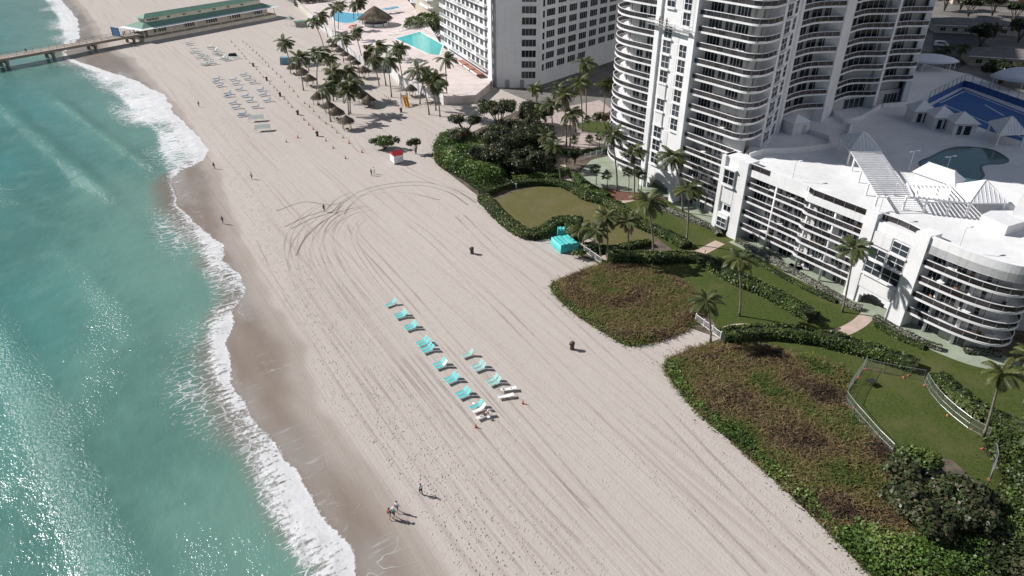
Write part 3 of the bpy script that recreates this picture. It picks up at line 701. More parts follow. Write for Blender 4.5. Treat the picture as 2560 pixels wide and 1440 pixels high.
# roof terrace
TERR = M('terrace_coating', (.71, .71, .715), .75, .06, .10, tint=(.60, .60, .605))
roofp = [(43.6, 126.2), (44.9, 123.0), (51.6, 112.2), (51.8, 111.0), (57.7, 101.8), (62.4, 92.6), (65.5, 87.8), (67.9, 85.0), (70.0, 83.5), (71.6, 83.2), (73.2, 84.1), (74.4, 86.0), (75.4, 89.8)]
roofp = [(p[0], p[1]) for p in roofp]+[(118, 82), (150, 110), (150, 150)]+[g(2560, 232, DECK), g(2425, 186, DECK), g(2310, 160, DECK), (101, 182), (60, 151), (48.6, 136)]
off(MB().prism(roofp, 13.72, DECK).build('roof_deck', TERR, low), LB)
def tg(pix): return [g(x, y, DECK) for x, y in pix]
def low_wall(pix, h, t=.25, name='terrace_wall', z=DECK):
    P = [g(x, y, z) for x, y in pix]; off(MB().strip(offset(P, t/2), offset(P, -t/2), z-.1, z+h).build(name, SOFT, low), LB)
low_wall([(1872,398),(1905,386),(1990,383),(2075,372)], 1.2)
low_wall([(2075,372),(2070,350),(1985,320),(1930,318)], 1.0)
low_wall([(2060,272),(2110,310),(2150,300),(2200,270)], 1.0); low_wall([(2130,310),(2118,340)], 1.0)
low_wall([(2205,268),(2290,262)], .9); low_wall([(2180,268),(2195,240),(2270,225)], .8)
piece([g(2445, 560, DECK), g(2510, 590, DECK), g(2560, 575, DECK), g(2500, 535, DECK)], DECK, DECK+1.6, 'terrace_planter', SOFT)
piece([g(2520, 560, DECK), g(2590, 580, DECK), g(2600, 530, DECK), g(2545, 515, DECK)], DECK, DECK+2.4, 'terrace_planter', SOFT)
# pool in the terrace
POOLW = NT('terrace_pool_water'); pp = POOLW.add('NewGeometry').outputs['Position']
POOLW.set(Base_Color=POOLW.mix(POOLW.noise(pp, .3), (.03, .09, .09, 1), (.05, .13, .125, 1)), Roughness=.06, Normal=POOLW.bump(POOLW.noise(pp, 2.5, 3), .2, .05))
kp = smooth_line(tg([(2297,405),(2325,392),(2352,378),(2385,368),(2430,367),(2480,374),(2515,392),(2522,404),(2500,411),(2468,412),(2455,420),(2462,440),(2440,455),(2400,462),(2350,450),(2310,425)]), 4, True)
pool = thing('roof_pool', 'kidney shaped dark pool sunk in the roof terrace', 'pool', (*g(2400, 410, DECK), DECK)); pl = pool.location
def rel(o, t): o.location = (-t.location[0], -t.location[1], -t.location[2]); return o
rel(MB().strip(kp+[kp[0]], offset(kp+[kp[0]], -.4), DECK-.1, DECK+.06).build('pool_coping', M('pool_tile', (.05, .07, .08), .3), pool), pool)
rel(MB().prism(kp, DECK-.1, DECK+.012).build('pool_water', POOLW.m, pool), pool)

for o_ in (Aout, Bout, Cout[:22], [(57.3, 101.7), (62.2, 92.1)]):
    MB().strip(offset(o_, -2.2), offset(o_, 2.2), -.2, .05).build('green_patio', MATS['patio_green'], kind='structure')
MB().strip(offset(Mlow, -1.5), offset(Mlow, 2.1), -.2, .055).build('green_patio', MATS['patio_green'], kind='structure')
# ---------------------------------------------------------------- things on the roof terrace
SEAM = M('white_metal_roof', (.72, .73, .75), .4, .04, .3)
def loc_of(t): return (t.location[0], t.location[1], t.location[2])
def pyramid(t, C, z, rise, ribs=9, over=.0):
    """four-sided standing-seam roof over corner list C (order round), apex in the middle"""
    cx, cy = np.mean([c[0] for c in C]), np.mean([c[1] for c in C]); b = MB(); rb = MB(); ap = (cx, cy, z+rise)
    for k in range(4):
        p, q = C[k], C[(k+1) % 4]; i = len(b.v)
        b.v += [(*p, z), (*q, z), ap]; b.f.append((i, i+1, i+2))
        for j in range(1, ribs):
            s = j/ribs; e = (p[0]+(q[0]-p[0])*s, p[1]+(q[1]-p[1])*s, z+.03); w = min(s, 1-s)*2
            m = ((p[0]+q[0])/2*(1-w)+0, 0)
            top = (e[0]+(cx-e[0])*w*.98, e[1]+(cy-e[1])*w*.98, z+.03+rise*w*.98)
            # seams run straight up the slope
            mid = ((p[0]+q[0])/2, (p[1]+q[1])/2); up = (cx-mid[0], cy-mid[1]); top = (e[0]+up[0]*w*.98, e[1]+up[1]*w*.98, z+.03+rise*w*.98)
            rb.bar(e, top, .06, .07)
        rb.bar((*p, z+.03), (cx, cy, z+rise+.03), .12, .1); rb.bar((*p, z-.1), (*q, z-.1), .12, .2)
    i = len(b.v); b.v += [(*c, z-.02) for c in C]; b.f.append((i+3, i+2, i+1, i))
    r = rel(b.build('roof', SEAM, t), t); o2 = rb.build('roof_seams', WHITE, r); o2['kind'] = 'stuff'
def gazebo(pl, pf, pr, z, rise, label, group=None):
    l, f, r = g(*pl, z), g(*pf, z), g(*pr, z); b = (l[0]+r[0]-f[0], l[1]+r[1]-f[1]); C = [l, f, r, b]
    t = thing('gazebo', label, 'gazebo', (*[(l[0]+r[0])/2, (l[1]+r[1])/2], DECK), group=group)
    pyramid(t, C, z, rise)
    cx, cy = t.location[0], t.location[1]
    for c in C:
        p = (c[0]+(cx-c[0])*.1, c[1]+(cy-c[1])*.1); rel(MB().box((*p, DECK), (.28, .28, z-DECK)).build('post', WHITE, t), t)
    return C
GZ = DECK+2.7
gazebo((2099, 339), (2124, 378), (2205, 378), GZ, 2.3, 'square open gazebo with hipped metal roof joined to the slatted pergola, shaded by the tower')
gazebo((2386, 461), (2424, 507), (2521, 507), GZ, 2.3, 'sunlit square gazebo with hipped metal roof at the end of the pergola')
gazebo((2473, 303), (2498, 337), (2570, 334), GZ, 2.3, 'shaded square gazebo beside the cabanas and kidney pool')
# long-roofed kiosk
l, f, r = g(2280, 429, GZ), g(2387, 467, GZ), g(2416, 449, GZ); b_ = (l[0]+r[0]-f[0], l[1]+r[1]-f[1])
k = thing('kiosk', 'terrace kiosk with long hipped white metal roof by the kidney pool', 'kiosk', ((l[0]+r[0])/2, (l[1]+r[1])/2, DECK))
mb = MB(); m1 = lerp(lerp(l, b_, .5), lerp(f, r, .5), .2); m2 = lerp(lerp(l, b_, .5), lerp(f, r, .5), .8)
mb.v = [(*l, GZ), (*f, GZ), (*r, GZ), (*b_, GZ), (*m1, GZ+1.7), (*m2, GZ+1.7)]; mb.f = [(0, 1, 5, 4), (1, 2, 5), (2, 3, 4, 5), (3, 0, 4), (3, 2, 1, 0)]
kr = rel(mb.build('roof', SEAM, k), k); sb = MB()
for j in range(1, 14):
    s = j/14; e = lerp(l, f, s); t_ = lerp(m1, m2, min(1, max(0, (s-.2)/.6))); sb.bar((*e, GZ+.03), (*t_, GZ+1.72), .06, .07)
    e = lerp(b_, r, s); sb.bar((*e, GZ+.03), (*t_, GZ+1.72), .06, .07)
sb.build('roof_seams', WHITE, kr)['kind'] = 'stuff'
ci = [lerp(c, (k.location[0], k.location[1]), .12) for c in (l, f, r, b_)]
rel(MB().prism(ci, DECK, GZ-.03).build('wall', SOFT, k), k)
# pergolas
def pergola(tl, tr, br, bl, n, label, legs):
    TL, TR, BR, BL = [g(*p, GZ) for p in (tl, tr, br, bl)]
    t = thing('pergola', label, 'pergola', (*lerp(TL, BR, .5), DECK), group=None)
    for a, b in ((TL, BL), (TR, BR)):
        rel(MB().bar((*a, GZ-.15), (*b, GZ-.15), .16, .34).build('beam', WHITE, t), t)
    for j in range(n):
        s = (j+.5)/n; a, b = lerp(TL, BL, s), lerp(TR, BR, s); d = (b[0]-a[0], b[1]-a[1])
        a = (a[0]-d[0]*.08, a[1]-d[1]*.08); b = (b[0]+d[0]*.08, b[1]+d[1]*.08)
        rel(MB().bar((*a, GZ+.12), (*b, GZ+.12), .12, .26).build('slat', WHITE, t), t)
    for s in legs:
        for a, b in ((TL, BL), (TR, BR)):
            rel(MB().box((*lerp(a, b, s), DECK), (.26, .26, GZ-DECK-.3)).build('post', WHITE, t), t)
pergola((2131, 381), (2198, 381), (2271, 490), (2198, 490), 24, 'long white pergola of close slats leading away from the shaded gazebo', (.12, .4, .68, .97))
pergola((2262, 462), (2275, 490), (2424, 505), (2386, 466), 12, 'short white pergola of spaced slats between kiosk and sunlit gazebo', (.3, .7))
# cabanas
for i, (x, y) in enumerate(((2297, 300), (2346, 316), (2396, 331))):
    p = g(x, y, DECK); lab = ('cabana at the court end of the white row, dark double doors', 'middle cabana of the white row, dark double doors', 'cabana of the white row nearest the open gazebo, dark double doors')[i]
    t = thing('cabana', lab, 'cabana', (*p, DECK), R(-6), 'white cabanas on the terrace')
    MB().box((0, 0, 0), (4.6, 4.4, 2.6)).build('wall', SOFT, t)
    rb = MB(); rb.v = [(-2.7, -2.7, 2.61), (2.7, -2.7, 2.61), (2.7, 2.7, 2.61), (-2.7, 2.7, 2.61), (0, .3, 4.5)]; rb.f = [(0, 1, 4), (1, 2, 4), (2, 3, 4), (3, 0, 4), (3, 2, 1, 0)]
    rb.build('roof', SEAM, t)
    for xx, w in ((-1.1, .95), (.45, 1.4)):
        pm, fm = window_meshes((xx-w/2, -2.22), (xx+w/2, -2.22), .1, 2.2, 1); w_ = obj('door', pm, t); obj('frame', fm, w_)
M('court_blue', (.025, .10, .30), .7, .1, .2); M('windscreen_blue', (.03, .10, .32), .8, .1)
t = thing('ball_court', 'fenced blue ball court on the terrace behind the cabanas', 'court', (*g(2450, 270, DECK), DECK))
rel(MB().prism(tg([(2322,268),(2408,222),(2640,312),(2640,380),(2480,330)]), DECK-.1, DECK+.03).build('court_surface', MATS['court_blue'], t), t)
wl = M('court_line', (.75, .75, .75))
for a, b in (((2350, 258), (2412, 228)), ((2412, 228), (2600, 302)), ((2360, 262), (2560, 345)), ((2462, 262), (2510, 290))):
    rel(MB().bar((*g(*a, DECK), DECK+.04), (*g(*b, DECK), DECK+.04), .25, .02).build('court_line', wl, t), t)
def fence_run(P, z, h, post, name_t, screen=None, parent=None, step=3.0):
    P = resample(P, step)
    for p in P: rel(MB().lathe([(.06, 0), (.06, h)], 8, (*p, z)).build('fence_post', post, parent), parent)
    for zz in (h-.04, h*.5): rel(MB().tube([(*p, z+zz) for p in P], .045, 6).build('fence_rail', post, parent), parent)
    if screen:
        for a, b in zip(P, P[1:]): rel(MB().bar((*a, z+h*.27), (*b, z+h*.27), .02, h*.5).build('windscreen', screen, parent), parent)
fence_run([g(2318, 262, DECK), g(2408, 216, DECK), g(2640, 300, DECK)], DECK, 3.2, DARKM, 'fence', MATS['windscreen_blue'], t)
# small terrace shed, canopies
p = g(1985, 330, DECK); t = thing('terrace_shed', 'small white shed with peaked roof at the foot of the tower', 'shed', (*p, DECK), R(20))
MB().box((0, 0, 0), (4.2, 3.6, 2.6)).build('wall', SOFT, t)
rb = MB(); rb.v = [(-2.4, -2.1, 2.61), (2.4, -2.1, 2.61), (2.4, 2.1, 2.61), (-2.4, 2.1, 2.61), (0, 0, 3.9)]; rb.f = [(0, 1, 4), (1, 2, 4), (2, 3, 4), (3, 0, 4), (3, 2, 1, 0)]
rb.build('roof', SEAM, t); MB().box((.9, -1.83, 0), (.9, .06, 2.0)).build('door', GREYW, t)
M('canopy_cloth', (.62, .66, .75), .7, .05)
def dome_canopy(x, y, rx, ry, h, label):
    p = g(x, y, DECK); t = thing('canopy', label, 'canopy', (*p, DECK))
    b = MB(); b.lathe([(1.0, 2.4), (.8, 2.4+h*.45), (.5, 2.4+h*.8), (.2, 2.4+h*.97), (.02, 2.4+h)], 20, (0, 0, 0), rx, ry); b.build('cover', MATS['canopy_cloth'], t, smooth=True)
    for a in range(6): MB().lathe([(.08, 0), (.08, 2.5)], 8, (rx*.95*math.cos(a*1.047), ry*.95*math.sin(a*1.047), 0)).build('post', WHITE, t)
dome_canopy(2560, 218, 9, 6, 2.6, 'white domed canopy standing beyond the blue court fence')
dome_canopy(2318, 172, 8, 5, 1.6, 'pale blue canopy roof beside the land end of the tower')
def lamp(x, y, h, label, heads=2, z=DECK, s=1.0):
    p = g(x, y, z); t = thing('lamp_post', label, 'lamp post', (*p, z), R(20), 'white lamp posts on the terrace')
    MB().lathe([(.14, 0), (.1, .2), (.07, .3), (.055, h)], 10).build('pole', WHITE, t)
    MB().bar((-.9*s if heads == 2 else 0, 0, h), (.9*s, 0, h), .07, .07).build('arm', WHITE, t)
    for sx in ((-1, 1) if heads == 2 else (1,)):
        MB().box((sx*.95*s, 0, h-.06), (.75, .34, .16), 0, .8).build('lamp_head', WHITE, t)
lamp(2272, 424, 3.6, 'white twin-headed lamp post standing between pergola and kidney pool'); lamp(2364, 430, 3.0, 'white twin-headed lamp post behind the kiosk roof')
lamp(1980, 452, 3.6, 'thin single-arm lamp post on the open roof nearest the tower', 1); lamp(2193, 546, 3.6, 'thin single-arm lamp post in front of the long pergola', 1); lamp(2394, 628, 3.8, 'thin single-arm lamp post near the rounded roof end', 1)
# ---------------------------------------------------------------- window-cleaning stage hanging on the tower
st = np.array([30.2, 151.3]); dd_ = np.array([5.9, -10.4]); nn_ = np.array([-.87, -.49])
t = thing('swing_stage', 'work platform hanging on ropes in front of the tower windows', 'platform', (*(st+dd_*.4+nn_*1.2), 35.6))
a, b = st+dd_*(-.12)+nn_*1.2, st+dd_*.92+nn_*1.2
rel(MB().bar((*a, 35.6), (*b, 35.6), .75, .12).build('deck', METAL, t), t)
for zz in (36.1, 36.7):
    for o_ in (.36, -.36): rel(MB().tube([(*(a+nn_*o_), zz), (*(b+nn_*o_), zz)], .035, 6).build('rail', WHITE, t), t)
for s in np.linspace(0, 1, 9): rel(MB().box((*(a+(b-a)*s+nn_*.36), 35.6), (.05, .05, 1.1)).build('upright', WHITE, t), t)
for s in (.03, .97): rel(MB().tube([(*(a+(b-a)*s), 35.6), (*(a+(b-a)*s), TOPZ)], .03, 5).build('rope', DARKM, t), t)
# ---------------------------------------------------------------- beach hotel
HB = (2.0, 255.0); HH = 3.43
hotel = thing('hotel_block', 'white hotel slab with glass balconies on one side and gridded windows on another', 'building', (*HB, 0))
HW = M('hotel_render', (.73, .745, .77), .75, .05, .1, streak=.3)
hc = [(-6.6, 236.8), (8.6, 236.5), (9.4, 239.6), (44.6, 282.6), (86, 333), (62, 352), (-10, 332), (-27.5, 288.5)]
off(MB().prism([(-5.1, 237.0), (8.5, 236.8), (9.3, 239.9), (130, 387.5), (92, 400), (-10, 331), (-26.0, 289.0)], 0, 100).build('hotel_wall', HW, hotel), HB)  # unseen height and rear length added to throw shade over the houses
def facing(a, b, z0, z1, t, name, m=WHITE):
    dx, dy = b[0]-a[0], b[1]-a[1]; L = math.hypot(dx, dy); nx, ny = dy/L*t, -dx/L*t
    return off(MB().prism([a, b, (b[0]+nx, b[1]+ny), (a[0]+nx, a[1]+ny)], z0, z1).build(name, m, hotel), HB)
facing((-8.0, 240.6), (-6.55, 237.0), 0, 100, .3, 'corner_wall')
HGL = M_glass('balcony_glass', (.32, .37, .36), .75, .2)
Bo = [(-28.2, 288.0), (-8.8, 240.2)]
P = resample(offset(Bo, -.3), 4.6); I = offset(P, 1.6)
slab = MB().strip(P, offset(P, 1.9), -.18, .12).mesh('balcony_slab', WHITE); rail = MB().strip(offset(P, .02), offset(P, .12), 1.1, 1.2).mesh('top_rail', WHITE)
gl = [MB().strip(offset(P, .05)[k:k+2], offset(P, .08)[k:k+2], .14, 1.08).mesh('railing_panel', HGL) for k in range(len(P)-1)]
wl_ = MB().strip(I, offset(I, .3), .12, HH-.18).mesh('storey_wall', WHITE)
wn = []
for k in range(len(P)-1):
    a, b = along(I, (k+.12)/(len(P)-1)), along(I, (k+.72)/(len(P)-1)); wn.append(window_meshes(a, b, .14, 2.6, 3))
chm = MB().box((0, 0, 0), (.6, .6, .45)).box((0, .28, .45), (.6, .08, .5)).mesh('balcony_chair', WHITE)
for lv in range(0, 12):
    L_ = (-HB[0], -HB[1], 4.7+HH*lv); s_ = obj('balcony_slab', slab, hotel, L_); obj('top_rail', rail, s_)
    for m_ in gl: obj('railing_panel', m_, s_)
    obj('storey_wall', wl_, hotel, L_)
    for w_ in wn: put_window(hotel, w_, L_)
# terracotta awning frames under the first balcony
TERRA = M('terracotta', (.38, .16, .11), .8)
for s0 in (.55, .70, .85):
    a, b = lerp(*Bo, s0), lerp(*Bo, s0+.13); off(MB().strip(offset([a, b], -.4), offset([a, b], -3.0), 3.6, 3.75).build('awning', TERRA, hotel), HB)
    off(MB().strip(offset([a, b], -3.0), offset([a, b], -3.2), 3.4, 3.85).build('awning_edge', WHITE, hotel), HB)
pm = {}
def hwin(a, b, z0, z1, n, lv):
    kx = (a, b, n); z0 -= 0
    if kx not in pm: pm[kx] = window_meshes(a, b, 0, z1-z0, n)
    put_window(hotel, pm[kx], (-HB[0], -HB[1], z0))
dl = np.array([.633, .774]); dl /= np.hypot(*dl); F0 = np.array([9.3, 239.9])
for lv in range(0, 10):
    hwin((3.2, 236.88), (7.9, 236.81), 3.2+HH*lv, 5.5+HH*lv, 4, lv)
    z = 4.8+HH*lv
    p = F0+dl*1.2; hwin(tuple(p), tuple(p+dl*1.2), z-.2, z+2.1, 1, lv)
    for c in range(8):
        if lv == 0 and c > 3: continue
        p = F0+dl*(3.4+6.45*c); hwin(tuple(p), tuple(p+dl*4.6), z, z+2.3, 4, lv)
GD = M('grey_door', (.30, .31, .32), .6)
for x in (-1.5, 3.4): off(MB().box((x, 236.76, .1), (1.3, .12, 2.6)).build('service_door', GD, hotel), HB)
# raised pool deck of the hotel with its retaining wall
PD = 2.4
DECKP = M('pool_deck_paving', (.60, .52, .50), .8, .1, .3)
pd_pix = [(742, 14), (770, 42), (800, 70), (838, 98), (862, 128), (890, 158), (925, 168), (965, 176), (985, 196), (1010, 224), (1060, 240), (1110, 262), (1190, 256), (1225, 226)]
pdp = gp(pd_pix)+[(-7, 240), (-28, 290), (-40, 345), (-60, 420), (-120, 445)]
pdk = MB().prism(pdp, -.1, PD).build('pool_deck', DECKP, kind='structure')
t = thing('deck_wall', 'white panelled wall edging the hotel pool deck above the beach', 'wall', (*g(*pd_pix[3]), 0))
CREAMW = M('cream_wall', (.66, .62, .53), .8, .08, .3)
wp = gp(pd_pix[:12])
for a, b in zip(wp, wp[1:]):
    for q0, q1 in zip(resample([a, b], 3.0), resample([a, b], 3.0)[1:]):
        rel(MB().strip(offset([q0, q1], .12), offset([q0, q1], -.12), 0, PD+.9).build('wall_panel', CREAMW if a == wp[0] else SOFT, t), t)
        rel(MB().box((*q0, 0), (.35, .35, PD+1.1)).build('pilaster', WHITE, t), t)
def pool_thing(name, label, poly, z, col, col2):
    c = np.mean(poly, 0); t = thing(name, label, 'pool', (*c, z))
    n = NT(name+'_water'); ps = n.add('NewGeometry').outputs['Position']
    n.set(Base_Color=n.mix(n.noise(ps, .5, 3), c4(col), c4(col2)), Roughness=.08, Normal=n.bump(n.noise(ps, 2.0, 3), .25, .05))
    pc = list(poly)+[poly[0]]
    rel(MB().strip(pc, offset(pc, -.6), z-.1, z+.05).build('pool_coping', WHITE, t), t); rel(MB().prism(poly, z-.1, z+.015).build('pool_water', n.m, t), t); return t
pool_thing('swimming_pool', 'large rectangular turquoise swimming pool beside the hotel balconies', [g(984, 96, PD), g(1052, 79, PD), g(1110, 112, PD), g(1102, 138, PD), g(1070, 136, PD)][::1], PD, (.05, .42, .42), (.09, .55, .53))
pool_thing('lagoon_pool', 'curving light blue lagoon pool behind the big thatched hut', smooth_line([g(*p, PD) for p in ((832,50),(830,38),(842,28),(862,30),(885,33),(912,33),(915,42),(895,52),(880,57),(860,58),(845,56))], 4, True), PD, (.09, .40, .60), (.14, .50, .68))
# cream hotel behind
CREAM = M('cream_render', (.50, .46, .38), .8, .08, .15)
cb = thing('cream_building', 'cream coloured building with white rounded balconies behind the pool', 'building', (*g(1075, 45), 0))
q0, q1 = g(1040, 44), g(1078, 58); q2 = (q1[0]+60, q1[1]+25)
rel(MB().prism([q0, q1, q2, (q2[0]-10, q2[1]+60), (q0[0], q0[1]+60)], 0, 40).build('wall', CREAM, cb), cb)
for lv in range(2, 8):
    Pq = smooth_line([(q0[0]-2, q0[1]+18), (q0[0]-3, q0[1]+3), (q0[0]+2, q0[1]-3), (q1[0]-1, q1[1]-3)], 4); z = lv*3.4
    s_ = rel(MB().strip(Pq, offset(Pq, 3.0), z, z+.5).build('balcony_slab', WHITE, cb), cb)
    MB().strip(offset(Pq, .05), offset(Pq, .15), z+.5, z+1.4).build('balcony_rail', SOFT, s_)
    p_, f_ = window_meshes((q1[0]+4, q1[1]+1.6), (q1[0]+6, q1[1]+2.4), z, z+2.2, 1); w_ = rel(obj('window', p_, cb), cb); obj('frame', f_, w_)
q = g(955, 8); cb2 = thing('villa', 'low cream villa with arched openings beyond the lagoon pool', 'building', (*q, 0))
MB().box((0, 6, 0), (26, 12, 7)).build('wall', CREAM, cb2); MB().box((0, 6, 7), (27, 13, .5)).build('roof', WHITE, cb2)
for k_ in range(5): p_, f_ = window_meshes((-10+k_*4.6, -.02), (-8+k_*4.6, -.02), 2.6, 5.6, 2); obj('frame', f_, obj('window', p_, cb2))
# ---------------------------------------------------------------- fishing pier and pier house
PA = np.array([-158.5, 311.5]); pa = np.array([.535, .845]); pb_ = np.array([-.845, .535])
def PP(s, o): return tuple(PA+pa*s+pb_*o)
CONC = M('pier_concrete', (.25, .22, .19), .9, .2, .4, bump=.04); PLANK = M('pier_deck_boards', (.34, .29, .25), .9, .2, .5)
pier_ = thing('fishing_pier', 'long concrete fishing pier on paired piles reaching out over the sea', 'pier', (*PP(-40, 4), 0))
DZ = 3.4
rel(MB().prism([PP(-150, 1), PP(2, 1), PP(2, 7.5), PP(-150, 7.5)], DZ-.9, DZ).build('deck_beam', CONC, pier_), pier_)
for k_ in range(50):
    s0 = -150+k_*3.04; rel(MB().prism([PP(s0, .9), PP(s0+2.96, .9), PP(s0+2.96, 7.6), PP(s0, 7.6)], DZ+.004, DZ+.06).build('deck_panel', PLANK, pier_), pier_)
for s in (-4, -21, -38, -55, -72, -89, -106, -123, -140):
    rel(MB().bar((*PP(s, .8), DZ-1.3), (*PP(s, 7.7), DZ-1.3), 1.1, .8).build('cross_beam', CONC, pier_), pier_)
    for o_ in (1.6, 6.8): rel(MB().bar((*PP(s, o_), -1.8), (*PP(s, o_), DZ-1.6), .9, .9).build('pile', CONC, pier_), pier_)
for o_ in (1.1, 7.4):
    for zz in (.55, 1.1): rel(MB().tube([(*PP(-150, o_), DZ+zz), (*PP(0, o_), DZ+zz)], .05, 6).build('handrail', METAL, pier_), pier_)
    for s in range(-150, 1, 3): rel(MB().box((*PP(s, o_), DZ), (.09, .09, 1.1)).build('rail_post', METAL, pier_), pier_)
house = thing('pier_house', 'long pier house with two-tier green hipped metal roof and white veranda', 'building', (*PP(36, 7), 0))
GREEN = NT('green_metal_roof'); ps = GREEN.add('NewGeometry').outputs['Position']
GREEN.set(Base_Color=GREEN.mix(GREEN.noise(ps, .3, 3), (.12, .24, .18, 1), (.19, .32, .25, 1)), Roughness=.42, Specular=.4)
GREEN = GREEN.m
L1, WD = 73.0, 14.5
rel(MB().prism([PP(0, .6), PP(L1, .6), PP(L1, WD-.6), PP(0, WD-.6)], -.1, 1.5).build('skirt_wall', CREAMW, house), house)
rel(MB().prism([PP(.3, .2), PP(L1, .2), PP(L1, WD-.2), PP(.3, WD-.2)], 1.5, 1.75).build('veranda_floor', PLANK, house), house)
rel(MB().prism([PP(4, 3.2), PP(L1-3, 3.2), PP(L1-3, WD-3), PP(4, WD-3)], 1.75, 5.2).build('wall', CREAMW, house), house)
for c in range(5):
    s0 = 7+c*13.4
    if c == 1: s0 += 1
    for j in range(5):
        p_, f_ = window_meshes(PP(s0+j*1.25, 3.16), PP(s0+j*1.25+1.0, 3.16), 2.5, 4.4, 1); w_ = rel(obj('window', p_, house), house); obj('frame', f_, w_)
for j in range(12): rel(MB().box((*PP(.6+j*6.5, .5), 1.75), (.22, .22, 3.2)).build('veranda_post', WHITE, house), house)
def hipped(s0, s1, o0, o1, z, rise, inset, name, m, parent, hold=None):
    C = [PP(s0, o0), PP(s1, o0), PP(s1, o1), PP(s0, o1)]; I = [PP(s0+inset, o0+inset), PP(s1-inset, o0+inset), PP(s1-inset, o1-inset), PP(s0+inset, o1-inset)]
    b = MB(); b.v = [(*c, z) for c in C]+[(*c, z+rise) for c in I]
    b.f = [(0, 1, 5, 4), (1, 2, 6, 5), (2, 3, 7, 6), (3, 0, 4, 7), (4, 5, 6, 7), (3, 2, 1, 0)]
    return rel(b.build(name, m, parent), parent)
hipped(-1.5, L1+1.5, -1.0, WD+1.0, 4.95, .35, 1.8, 'white_eaves', WHITE, house)
hipped(.1, L1-.1, .6, WD-.6, 5.2, 1.7, 4.1, 'lower_roof', GREEN, house)
rel(MB().prism([PP(5, 5), PP(L1-5, 5), PP(L1-5, WD-5), PP(5, WD-5)], 6.8, 8.6).build('clerestory', CREAMW, house), house)
for s0 in [6.2, 7.6, 9.0, 10.4]+[16+8*k_ for k_ in range(6)]:
    for d0 in (0, .8): p_, f_ = window_meshes(PP(s0+d0, 4.97), PP(s0+d0+.7, 4.97), 7.3, 8.2, 1); w_ = rel(obj('window', p_, house), house); obj('frame', f_, w_)
hipped(4.2, L1-4.2, 4.2, WD-4.2, 8.6, 1.5, 2.95, 'upper_roof', GREEN, house)
t = thing('entry_sign', 'tall blue entry board on the pier deck', 'sign', (*PP(-9, 5), DZ), math.atan2(pb_[1], pb_[0]))
MB().box((0, 0, 0), (5.5, .18, 3.6)).build('board', M('sign_blue', (.06, .17, .36), .6, .2, 1.0), t)
for x in (-2.6, 2.6): MB().box((x, .14, 0), (.14, .1, 3.7)).build('post', DARKM, t)
# ---------------------------------------------------------------- houses and road behind the tower
ROOFM = M('flat_tile_roof', (.17, .155, .15), .9, .2, .4)
def villa(px, w, d, rz, label, col=(.45, .43, .38), roof=ROOFM):
    p = g(*px); t = thing('house', label, 'house', (*p, 0), rz); wm_ = M('house_wall_%d' % int(col[0]*100), col, .85)
    MB().box((0, 0, 0), (w, d, 3.6)).build('wall', wm_, t)
    b = MB(); W2, D2 = w/2+1, d/2+1; b.v = [(-W2, -D2, 3.6), (W2, -D2, 3.6), (W2, D2, 3.6), (-W2, D2, 3.6), (-W2+D2, 0, 5.8), (W2-D2, 0, 5.8)]; b.f = [(0, 1, 5, 4), (1, 2, 5), (2, 3, 4, 5), (3, 0, 4), (3, 2, 1, 0)]
    b.build('roof', roof, t); MB().bar((-W2, -D2, 3.5), (W2, -D2, 3.5), .2, .3).build('gutter', WHITE, t)
    for k_ in range(int(w/5)):
        x = -w/2+2+k_*5; p_, f_ = window_meshes((x, -d/2-.02), (x+2.2, -d/2-.02), .9, 2.6, 2); obj('frame', f_, obj('window', p_, t))
villa((2425, 78), 34, 16, R(-14), 'single storey house with grey hipped roof behind the tower')
villa((2520, 160), 30, 14, R(-18), 'two window house under dark palms beyond the court', (.40, .37, .31))
villa((2450, 10), 30, 14, R(-20), 'house half hidden by trees by the top of the road', (.5, .42, .33))
o_ = thing('orange_building', 'orange rendered building with flat pale roof beyond the houses', 'building', (*g(2560, 12), 0), R(-15))
MB().box((8, 8, 0), (40, 16, 9)).build('wall', M('orange_render', (.50, .24, .10), .85), o_); MB().box((8, 8, 9), (41, 17, .5)).build('roof', M('pink_roof', (.55, .38, .36), .85), o_)
sheet('side_street', gp([(2335, 60), (2400, 60), (2480, 120), (2400, 170), (2330, 150)]), .02, MATS['asphalt'])
p = g(2352, 116); t = thing('white_van', 'white van parked in the street behind the tower', 'van', (*p, 0), R(-12))
vb = MB(); vb.v = [(x, y, z) for y in (-1, 1) for (x, z) in ((-2.7, .45), (2.6, .45), (2.6, 1.2), (1.7, 1.35), (1.1, 2.2), (-2.7, 2.3))]
vb.f = [(0, 1, 2, 3, 4, 5), (11, 10, 9, 8, 7, 6)]+[(k_, k_+6, (k_+1) % 6+6, (k_+1) % 6) for k_ in range(6)]
vb.build('body', WHITE, t); MB().box((1.45, 0, 1.4), (.7, 1.85, .7), 0, .8).build('windscreen', DGLASS, t)
for x in (-1.7, 1.7):
    for y in (-.95, .95):
        wb = MB().tube([(x, y-.12, .36), (x, y+.12, .36)], .36, 14); wb.build('wheel', DARKM, t)
for y in (-1.02, 1.02): MB().box((-.6, y, 1.35), (2.8, .04, .6)).build('side_window', DGLASS, t)
